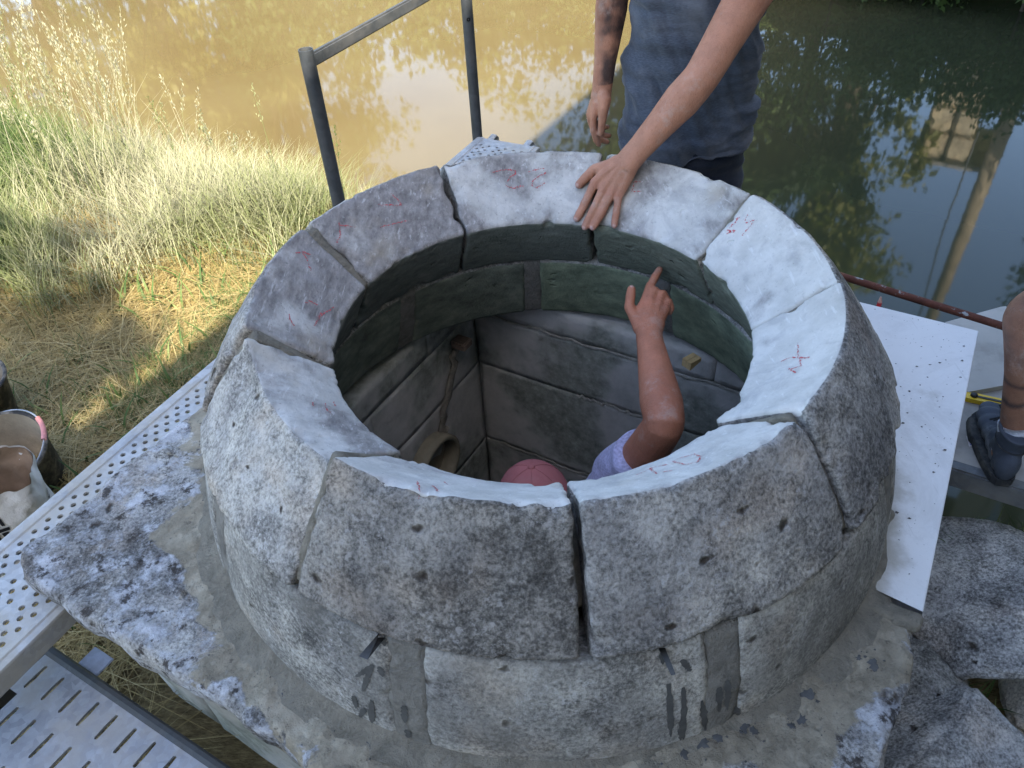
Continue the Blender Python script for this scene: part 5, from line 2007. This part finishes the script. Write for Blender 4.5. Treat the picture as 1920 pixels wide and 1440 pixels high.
mb.tube(np.array([ank2 + np.array([0, 0, -.05]), ank2, ank2 + d2 * .10, ank2 + d2 * .13]) - o3, [.043, .0405, .0425, .0435], 24)
mb.build('sock', bpy.data.materials['white_sock'], m3, True)
mb = MB()
loft(mb, [((tor[0] - o3[0], tor[1] - o3[1], z - o3[2]), a_, b_, 0) for z, a_, b_ in [(.55, .18, .135), (.66, .185, .135), (.74, .17, .12)]], 36)
for k_, h_ in ((knee, hip), (knee2, hip2)):
    mb.tube(np.array([h_, k_ + (h_ - k_) * .22]) - o3, [.115, .105], 22)
sh_o = mb.build('shorts', m_cloth('grey_shorts', (.07, .07, .075), 500), m3, True)
remesh(sh_o, .01, 3)
mb = MB()
loft(mb, [((tor[0] - o3[0], tor[1] + .01 - o3[1], z - o3[2]), a_, b_, 0) for z, a_, b_ in [(.68, .19, .14), (.9, .18, .135), (1.08, .20, .14), (1.18, .19, .12), (1.25, .10, .09)]], 36)
for s_ in (-1, 1):
    q0 = tor + np.array([.15 * s_, .02, .49])
    mb.tube(np.array([q0, tor + np.array([.24 * s_, .03, .38])]) - o3, [.09, .08], 20)
ts = mb.build('t_shirt', m_cloth('grey_cotton', (.12, .12, .12), 420), m3, True)
remesh(ts, .01, 3)

# ================================================================== VEGETATION
def m_leaf(name, c0, c1, rough=.55, trans=.25):
    n = NT(name, rough, .3)
    k = n.attr('lc', 0)
    c = n.mix(k, c0, c1)
    n.col(c)
    out = n.t.nodes['Material Output']
    tr = n.n('BsdfTranslucent')
    n.L(n.mix(1.0, c, (1.0, 1.25, .5), 'MULTIPLY'), tr.inputs['Color'])
    mx = n.n('MixShader')
    mx.inputs[0].default_value = trans
    n.t.links.new(n.b.outputs[0], mx.inputs[1])
    n.t.links.new(tr.outputs[0], mx.inputs[2])
    n.t.links.new(mx.outputs[0], out.inputs['Surface'])
    return n.mat


def leaf_quads(C, size, rng, droop=.2, asp=.55):
    """diamond shaped leaves at points C"""
    n = len(C)
    d = rng.normal(size=(n, 3))
    d[:, 2] -= droop
    d /= np.linalg.norm(d, axis=1)[:, None]
    e = rng.normal(size=(n, 3))
    e -= d * (e * d).sum(1)[:, None]
    e /= np.linalg.norm(e, axis=1)[:, None]
    s = size * (.6 + .8 * rng.random(n))[:, None]
    nn = np.cross(d, e)
    P = np.stack([C, C + d * s * .5 + e * s * asp * .5 + nn * s * .08, C + d * s, C + d * s * .5 - e * s * asp * .5 + nn * s * .08], 1)
    F = np.arange(n * 4).reshape(n, 4)
    return P.reshape(-1, 3), F


M_BARK = m_plain('bark', (.10, .08, .06), .95, .1, .35, 8, .02)
LEAVES = [m_leaf('leaf_yellow_green', (.11, .125, .026), (.30, .28, .08)), m_leaf('leaf_green', (.038, .075, .018), (.12, .17, .045)), m_leaf('leaf_dark_green', (.018, .040, .012), (.05, .085, .022))]


def tree(name, loc, h, r, trunk_h, n, ls, kind, lab, seed, cat='tree', group='trees on the far bank', lean=(0, 0), squash=1.0, gap=.55):
    rng = np.random.default_rng(seed)
    t = empty(name, loc)
    tag(t, lab, cat, group)
    mb = MB()
    top = np.array([lean[0], lean[1], h * .8])
    axis = [np.array([0, 0, -.3]), np.array([lean[0] * .1, lean[1] * .1, trunk_h * .5]), np.array([lean[0] * .3, lean[1] * .3, trunk_h]), np.array([lean[0] * .7, lean[1] * .7, h * .55]), top]
    tr_ = .035 * h * (1 if cat == 'tree' else .5)
    mb.tube(axis, [tr_ * 1.3, tr_, tr_ * .8, tr_ * .45, tr_ * .12], 10)
    cents = []
    cz = (trunk_h + h) / 2
    rz = (h - trunk_h) / 2 * squash
    ncl = int(16 + n / 140)
    for k in range(ncl):
        d = rng.normal(size=3)
        d /= np.linalg.norm(d)
        q = rng.random() ** (1 / 3.0)
        c = np.array([lean[0] * .8, lean[1] * .8, cz]) + d * q * np.array([r, r, rz]) * (.75 + .5 * rng.random())
        if c[2] < trunk_h * .6:
            c[2] = trunk_h * .6 + rng.random() * .3
        cents.append(c)
        if k % 3 == 0:
            s0 = axis[2] + (axis[3] - axis[2]) * rng.random()
            mid = (s0 + c) / 2 + np.array([0, 0, -.06 * h * rng.random()])
            mb.tube([s0, mid, c], [tr_ * .32, tr_ * .18, tr_ * .04], 6)
    mb.build('trunk', M_BARK, t, True)
    cents = np.array(cents)
    rad = r * (.20 + .22 * rng.random(ncl)) * gap / .55
    idx = rng.integers(0, ncl, n)
    d = rng.normal(size=(n, 3))
    d /= np.linalg.norm(d, axis=1)[:, None]
    q = rng.random(n) ** .55
    C = cents[idx] + d * (q * rad[idx])[:, None] * np.array([1, 1, .75])
    P, F = leaf_quads(C, ls, rng)
    clv = rng.random(ncl)
    lc = np.repeat(np.clip(.55 * clv[idx] + .45 * rng.random(n), 0, 1), 4)
    mesh('crown', P, F, LEAVES[kind], t, True, {'lc': np.stack([lc, lc, lc], 1)})
    return t


TREES = [  # u, v, h, r, trunk, leaves, size, kind, lean, label
    (11.6, -3.4, 4.4, 1.9, .9, 5200, .16, 1, (0, 0), 'broad bright green tree mirrored behind the standing man'),
    (13.4, -3.6, 8.0, 1.9, 2.0, 6000, .17, 0, (0, 0), 'tall yellow-green tree mirrored right of the standing man'),
    (14.0, -1.1, 7.6, 1.55, 1.2, 7000, .16, 0, (0, 0), 'tallest yellow-green tree mirrored beside the blue sky patch'),
    (12.0, -1.6, 3.2, 1.2, .6, 4200, .14, 2, (0, 0), 'low dark green tree mirrored between the yellow-green trees'),
    (12.6, 3.5, 6.0, 1.1, .6, 5200, .13, 2, (0, 0), 'dark slim tree mirrored at the right edge of the picture'),
    (14.6, 4.6, 8.5, 1.7, 1.2, 5200, .16, 2, (0, 0), 'tall dark tree beyond the right edge on the far bank'),
    (16.5, -6.4, 9.5, 2.6, 2.4, 5600, .22, 1, (0, 0), 'far green tree right of the pale sky mirrored in the brown water'),
    (16.0, -17.6, 10.5, 3.0, 2.2, 5600, .24, 1, (0, 0), 'far green tree left of the pale sky mirrored in the brown water'),
    (13.0, -18.5, 7.5, 2.6, 1.2, 5000, .22, 0, (0, 0), 'far tree mirrored behind the tall seed heads'),
    (13.5, -24.5, 9.0, 3.6, 1.4, 5000, .24, 1, (0, 0), 'far tree upstream at the left edge'),
    (20.0, 9.5, 9.0, 3.2, 1.8, 4200, .24, 2, (0, 0), 'far dark tree downstream beyond the right edge'),
    (13.2, -31.0, 9.5, 3.8, 1.0, 5200, .25, 1, (0, 0), 'far broad tree upstream, second beyond the left edge'),
    (13.8, -38.0, 9.5, 3.8, 1.0, 5200, .25, 0, (0, 0), 'far broad tree upstream, third beyond the left edge'),
    (19.0, -22.0, 12.0, 4.2, 1.0, 5600, .28, 1, (0, 0), 'tall far tree behind the others upstream'),
    (19.0, -29.0, 12.0, 4.2, 1.0, 5600, .28, 1, (0, 0), 'tall far tree behind the others, farther upstream'),
    (15.0, -8.6, 3.2, 2.4, .3, 4200, .2, 1, (0, 0), 'low tree on the far bank mirrored left of the standing man'),
    (14.5, -14.5, 3.2, 2.4, .3, 4200, .2, 1, (0, 0), 'low tree on the far bank mirrored behind the guard rail'),
    (17.0, -12.0, 3.0, 3.0, .3, 4200, .22, 1, (0, 0), 'low far tree closing the gap upstream'),
]
for k, (a_, b_, h, r, th_, n, ls, kd, ln, lab) in enumerate(TREES):
    tree('leafy_tree', tuple(W(a_, b_, -.7)), h, r, th_, n, ls, kd, lab, 100 + k, lean=ln)
BUSH = [(10.15, 1.0, .9, .75), (10.2, 2.0, 1.0, .8), (10.1, 2.9, .9, .7), (10.4, 3.7, 1.2, .9), (10.3, -.1, .8, .7), (10.4, -1.2, 1.1, .9), (10.3, -2.5, 1.3, 1.0), (10.5, -4.2, 1.0, .9), (10.6, 4.9, 1.3, 1.0)]
BL = ['leafy bush on the far bank at the top right, nearest the picture middle', 'leafy bush on the far bank at the top right, second from the left', 'leafy bush at the water edge in the top right corner', 'bush cut off by the right edge on the far bank', 'bush on the far bank just above the top edge, right', 'bush on the far bank mirrored behind the raised elbow', 'sunlit bush mirrored right of the blue-grey t-shirt', 'bush mirrored left of the standing man', 'bush downstream on the far bank, out right']
for k, (a_, b_, h, r) in enumerate(BUSH):
    tree('bank_bush', tuple(W(a_, b_, -1.62)), h + .5, r, .05, 3400, .085, 1, BL[k], 300 + k, 'bush', 'bushes along the far bank', gap=.8)
# the tree that dapples the grass, behind the camera
tree('leafy_tree', (-2.30, -5.1, -.75), 8.0, 1.0, 5.7, 7500, .10, 1, 'slender tree behind the photographer that dapples the left bank', 77, lean=(1.6, 1.1), gap=.40)

# far stone hut and pole seen only as reflections
hut = empty('stone_hut', tuple(W(15.6, .92, -1.2)), UA)
tag(hut, 'pale stone hut with slab roof across the river, mirrored at the right', 'hut')
Mh = m_lichen('hut_stone', .1, 31, (.50, .42, .30), .02)
k_ = 0
for row in range(7):
    for col_ in range(3):
        k_ += 1
        if row > 4 and col_ == 2:
            continue
        w_ = 1.26 / 3
        mb = MB()
        mb.box((0, .63 - w_ * (col_ + .5) + (.04 if row % 2 else 0), .28 + .50 * row), (1.8, w_ - .02, .48), bev=.04)
        mb.build('stone_block', Mh, hut)
mb = MB()
mb.box((.05, .1, 3.60), (2.0, 1.3, .10), bev=.03)
mb.build('roof_slab', M_WALL, hut)
pole = empty('wooden_pole', tuple(W(14.6, 1.5, -.7)))
tag(pole, 'tall weathered wooden pole mirrored in the blue patch of water', 'pole')
mb = MB()
mb.tube([(0, 0, 0), (0.02, 0, 4.5), (0, 0, 9.0)], [.15, .13, .11], 12)
mb.build('shaft', m_plain('grey_wood', (.38, .31, .22), .9, .1, .3, 6, .01), pole, True)
mb = MB()
mb.tube([(-.45, 0, .2), (-.42, 0, 4.5), (-.05, 0, 8.8)], .016, 6)
mb.build('stay_wire', M_TUBE, pole, True)

# ------------------------------------------------------------------ near bank grass
def blades(base, h, w, rng, lean=.35, segs=3, col=None, lie=0.0):
    """curved blades, each segs quads tapering to a tip"""
    n = len(base)
    az = rng.random(n) * 2 * np.pi
    ln = lean * (.3 + rng.random(n))
    hh = h * (.55 + .9 * rng.random(n))
    dx, dy = np.cos(az), np.sin(az)
    sx, sy = -dy, dx
    P = np.zeros((n, segs + 1, 2, 3))
    for k in range(segs + 1):
        t = k / segs
        bend = ln * t * t * hh * (1 + lie * 3)
        z = hh * (t - .28 * ln * t * t) * (1 - lie * .85)
        ww = w * (1 - t) ** .7 + .0004
        for s_, q in ((-1, 0), (1, 1)):
            P[:, k, q, 0] = base[:, 0] + dx * bend + sx * ww * s_ / 2
            P[:, k, q, 1] = base[:, 1] + dy * bend + sy * ww * s_ / 2
            P[:, k, q, 2] = base[:, 2] + z
    idx = np.arange(n * (segs + 1) * 2).reshape(n, segs + 1, 2)
    F = np.stack([idx[:, :-1, 0], idx[:, :-1, 1], idx[:, 1:, 1], idx[:, 1:, 0]], -1).reshape(-1, 4)
    c = np.repeat(col if col is not None else rng.random(n), (segs + 1) * 2)
    return P.reshape(-1, 3), F, c


def m_grass(name, stops, trans=.3):
    n = NT(name, .6, .25)
    c = n.ramp(n.attr('lc', 0), stops)
    n.col(c)
    out = n.t.nodes['Material Output']
    tr = n.n('BsdfTranslucent')
    n.L(c, tr.inputs['Color'])
    mx = n.n('MixShader')
    mx.inputs[0].default_value = trans
    n.t.links.new(n.b.outputs[0], mx.inputs[1])
    n.t.links.new(tr.outputs[0], mx.inputs[2])
    n.t.links.new(mx.outputs[0], out.inputs['Surface'])
    return n.mat


def scatter(n, rng, dens):
    """points on the left bank in view with probability dens(x, y)"""
    out = []
    tot = 0
    while tot < n:
        x = rng.uniform(-5.6, .3, n)
        y = rng.uniform(-.9, 6.2, n)
        sd_ = poly_sd(np.stack([x, y], 1), BANK)
        keep = (sd_ > -.02) & (rng.random(n) < dens(x, y, sd_))
        # keep to the wedge the picture can see, and off the slab and chamber
        u_, v_ = x * U[0] + y * U[1], x * V[0] + y * V[1]
        keep &= ~((abs(u_) < 1.0) & (abs(v_) < .99)) & (v_ < np.where(u_ < -.7, -.72, -.55)) & (x > -1.05 - .82 * (y + 1.2))
        out.append(np.stack([x[keep], y[keep]], 1))
        tot += keep.sum()
        if len(out) > 60:
            break
    P = np.concatenate(out)[:n]
    return np.c_[P, ground_h(P[:, 0], P[:, 1])]


rg = np.random.default_rng(5)
pn_ = lambda x, y, s, sd: fbm(np.stack([x, y, x * 0], -1), s, 3, sd)
STRAW = [(0, (.20, .14, .05)), (.5, (.33, .245, .09)), (1, (.46, .37, .18))]
# mown straw lying on the ground, near part
B = scatter(42000, rg, lambda x, y, s: np.clip(1.15 - .45 * np.clip(y - 1.8, 0, 2), .2, 1))
B[:, 2] += rg.random(len(B)) * .03
P, F, c = blades(B, .15, .0036, rg, .55, 2, lie=.88)
so_ = mesh('straw', P, F, m_grass('straw', STRAW, .15), None, False, {'lc': np.stack([c, c, c], 1)})
tag(so_, 'mown yellow straw lying on the near bank', 'straw', kind='stuff')
# short living grass, in patches
B = scatter(26000, rg, lambda x, y, s: np.clip((pn_(x, y, 1.7, 4) - .50) * 6, 0.02, 1) * np.clip(1.3 - .25 * y, .2, 1))
P, F, c = blades(B, .075, .0042, rg, .7, 3)
go_ = mesh('short_grass', P, F, m_grass('short_grass', [(0, (.045, .085, .02)), (.6, (.10, .15, .04)), (1, (.22, .25, .09))]), None, False, {'lc': np.stack([c, c, c], 1)})
tag(go_, 'short green grass patches among the straw', 'grass', kind='stuff')
# knee-high pale grass towards the water
def d_mid(x, y, s):
    return np.clip((y - 1.75 - .25 * np.sin(x * 3)) * 1.6, 0, 1) * np.clip((s + .05) * 8, 0, 1) * np.clip(.15 + (pn_(x, y, 2.2, 14) - .42) * 4.5, .04, 1)
B = scatter(52000, rg, d_mid)
gcol = np.clip(.07 + .66 * (1.0 - np.clip((B[:, 0] + 2.5) * -1.0, 0, .8)) + .45 * (rg.random(len(B)) - .35) + .75 * (pn_(B[:, 0], B[:, 1], 1.9, 23) - .5), 0, 1)
P, F, c = blades(B, .30, .0048, rg, .85, 3, gcol)
M_MID = m_grass('pale_grass', [(0, (.035, .075, .014)), (.3, (.09, .13, .035)), (.6, (.19, .205, .08)), (1, (.36, .335, .22))])
go2 = mesh('pale_grass', P, F, M_MID, None, False, {'lc': np.stack([c, c, c], 1)})
tag(go2, 'dense pale green grass at the water edge', 'grass', kind='stuff')

# broad weeds and dock leaves among the grass
B = scatter(1500, rg, lambda x, y, s: np.clip((pn_(x, y, 2.6, 44) - .52) * 8, 0, 1) * np.clip(y * .6, .15, 1))
P, F, c = blades(B, .13, .016, rg, 1.0, 4)
bw = mesh('broad_weeds', P, F, bpy.data.materials['short_grass'], None, False, {'lc': np.stack([c, c, c], 1)})
tag(bw, 'broad leaved green weeds among the straw', 'weeds', kind='stuff')


def seed_stems(name, cx, cy, sp, n, h, seed, lab, cval):
    """tall stems with feathery seed heads"""
    rng = np.random.default_rng(seed)
    B = np.c_[cx + rng.normal(size=n) * sp[0], cy + rng.normal(size=n) * sp[1]]
    B = np.c_[B, ground_h(B[:, 0], B[:, 1])]
    vs, fs, cs, base = [], [], [], 0
    lf, lF, lc = blades(np.repeat(B, 5, 0) + rng.normal(size=(n * 5, 3)) * np.array([.035, .035, 0]), h * .5, .0055, rng, .7, 4, np.clip(cval + .25 * rng.normal(size=n * 5), 0, 1))
    vs.append(lf); fs.append(lF); cs.append(lc); base += len(lf)
    for k in range(n):
        hh = h * (.65 + .55 * rng.random())
        a_ = rng.random() * 6.28
        ln = .05 + .20 * rng.random()
        t = np.linspace(0, 1, 8)
        S = B[k] + np.stack([np.cos(a_) * ln * t ** 2 * hh, np.sin(a_) * ln * t ** 2 * hh, t * hh], 1)
        cx_ = cval + .2 * rng.normal()
        for ww in ((.0022, 0, 0), (0, .0022, 0)):
            w_ = np.array(ww)[None] * (1.2 - t)[:, None]
            q = np.stack([S - w_, S + w_], 1).reshape(-1, 3)
            vs.append(q)
            i_ = np.arange(16).reshape(8, 2) + base
            fs.append(np.stack([i_[:-1, 0], i_[:-1, 1], i_[1:, 1], i_[1:, 0]], 1))
            cs.append(np.full(16, cx_)); base += 16
        ns = 34
        tq = .74 + .26 * rng.random(ns)
        C = np.stack([np.interp(tq, t, S[:, q]) for q in range(3)], 1)
        wid = .020 * np.sin((tq - .74) / .26 * math.pi * .8 + .45)
        C += rng.normal(size=C.shape) * np.array([1, 1, .4]) * wid[:, None] * .55
        d = np.array([np.cos(a_) * ln, np.sin(a_) * ln, 1.0]) + rng.normal(size=(ns, 3)) * .30
        d /= np.linalg.norm(d, axis=1)[:, None]
        e = np.cross(d, rng.normal(size=(ns, 3)))
        e /= np.linalg.norm(e, axis=1)[:, None]
        L_ = .020 * (.7 + .6 * rng.random(ns))[:, None]
        q = np.stack([C, C + d * L_ * .5 + e * .003, C + d * L_, C + d * L_ * .5 - e * .003], 1).reshape(-1, 3)
        vs.append(q)
        fs.append(np.arange(ns * 4).reshape(ns, 4) + base)
        cs.append(np.full(ns * 4, min(1, cx_ + .25))); base += ns * 4
    c = np.clip(np.concatenate(cs), 0, 1)
    o = mesh(name, np.concatenate(vs), np.concatenate(fs), M_MID, None, False, {'lc': np.stack([c, c, c], 1)})
    tag(o, lab, 'tall grass', kind='stuff')


seed_stems('tall_grass', -2.45, 3.05, (.24, .28), 75, 1.0, 1, 'tall straw-pale seed heads left of the guard rail', .85)
seed_stems('tall_grass', -3.75, 4.1, (.42, .35), 60, 1.05, 2, 'tall feathery green grass at the far left', .55)
seed_stems('tall_grass', -1.75, 3.3, (.40, .30), 42, .62, 3, 'shorter seed heads between the tall clump and the guard rail', .65)
seed_stems('tall_grass', -3.2, 3.2, (.35, .35), 60, .60, 4, 'thick green grass below the left seed heads', .30)
# weeds between the boulders at the right
rg2 = np.random.default_rng(9)
B = np.concatenate([W(.70, 1.30, 0)[None] + rg2.normal(size=(160, 3)) * np.array([.05, .05, 0]), W(.66, 1.17, 0)[None] + rg2.normal(size=(110, 3)) * np.array([.04, .04, 0]), W(.22, 1.22, 0)[None] + rg2.normal(size=(50, 3)) * np.array([.03, .03, 0])])
B[:, 2] = np.r_[np.full(160, -.62), np.full(110, -.60), np.full(50, -.75)]
P, F, c = blades(B, .075, .0075, rg2, 1.0, 3)
wo_ = mesh('weeds', P, F, bpy.data.materials['short_grass'], None, False, {'lc': np.stack([c, c, c], 1)})
tag(wo_, 'green weeds growing between the boulders', 'weeds', kind='stuff')
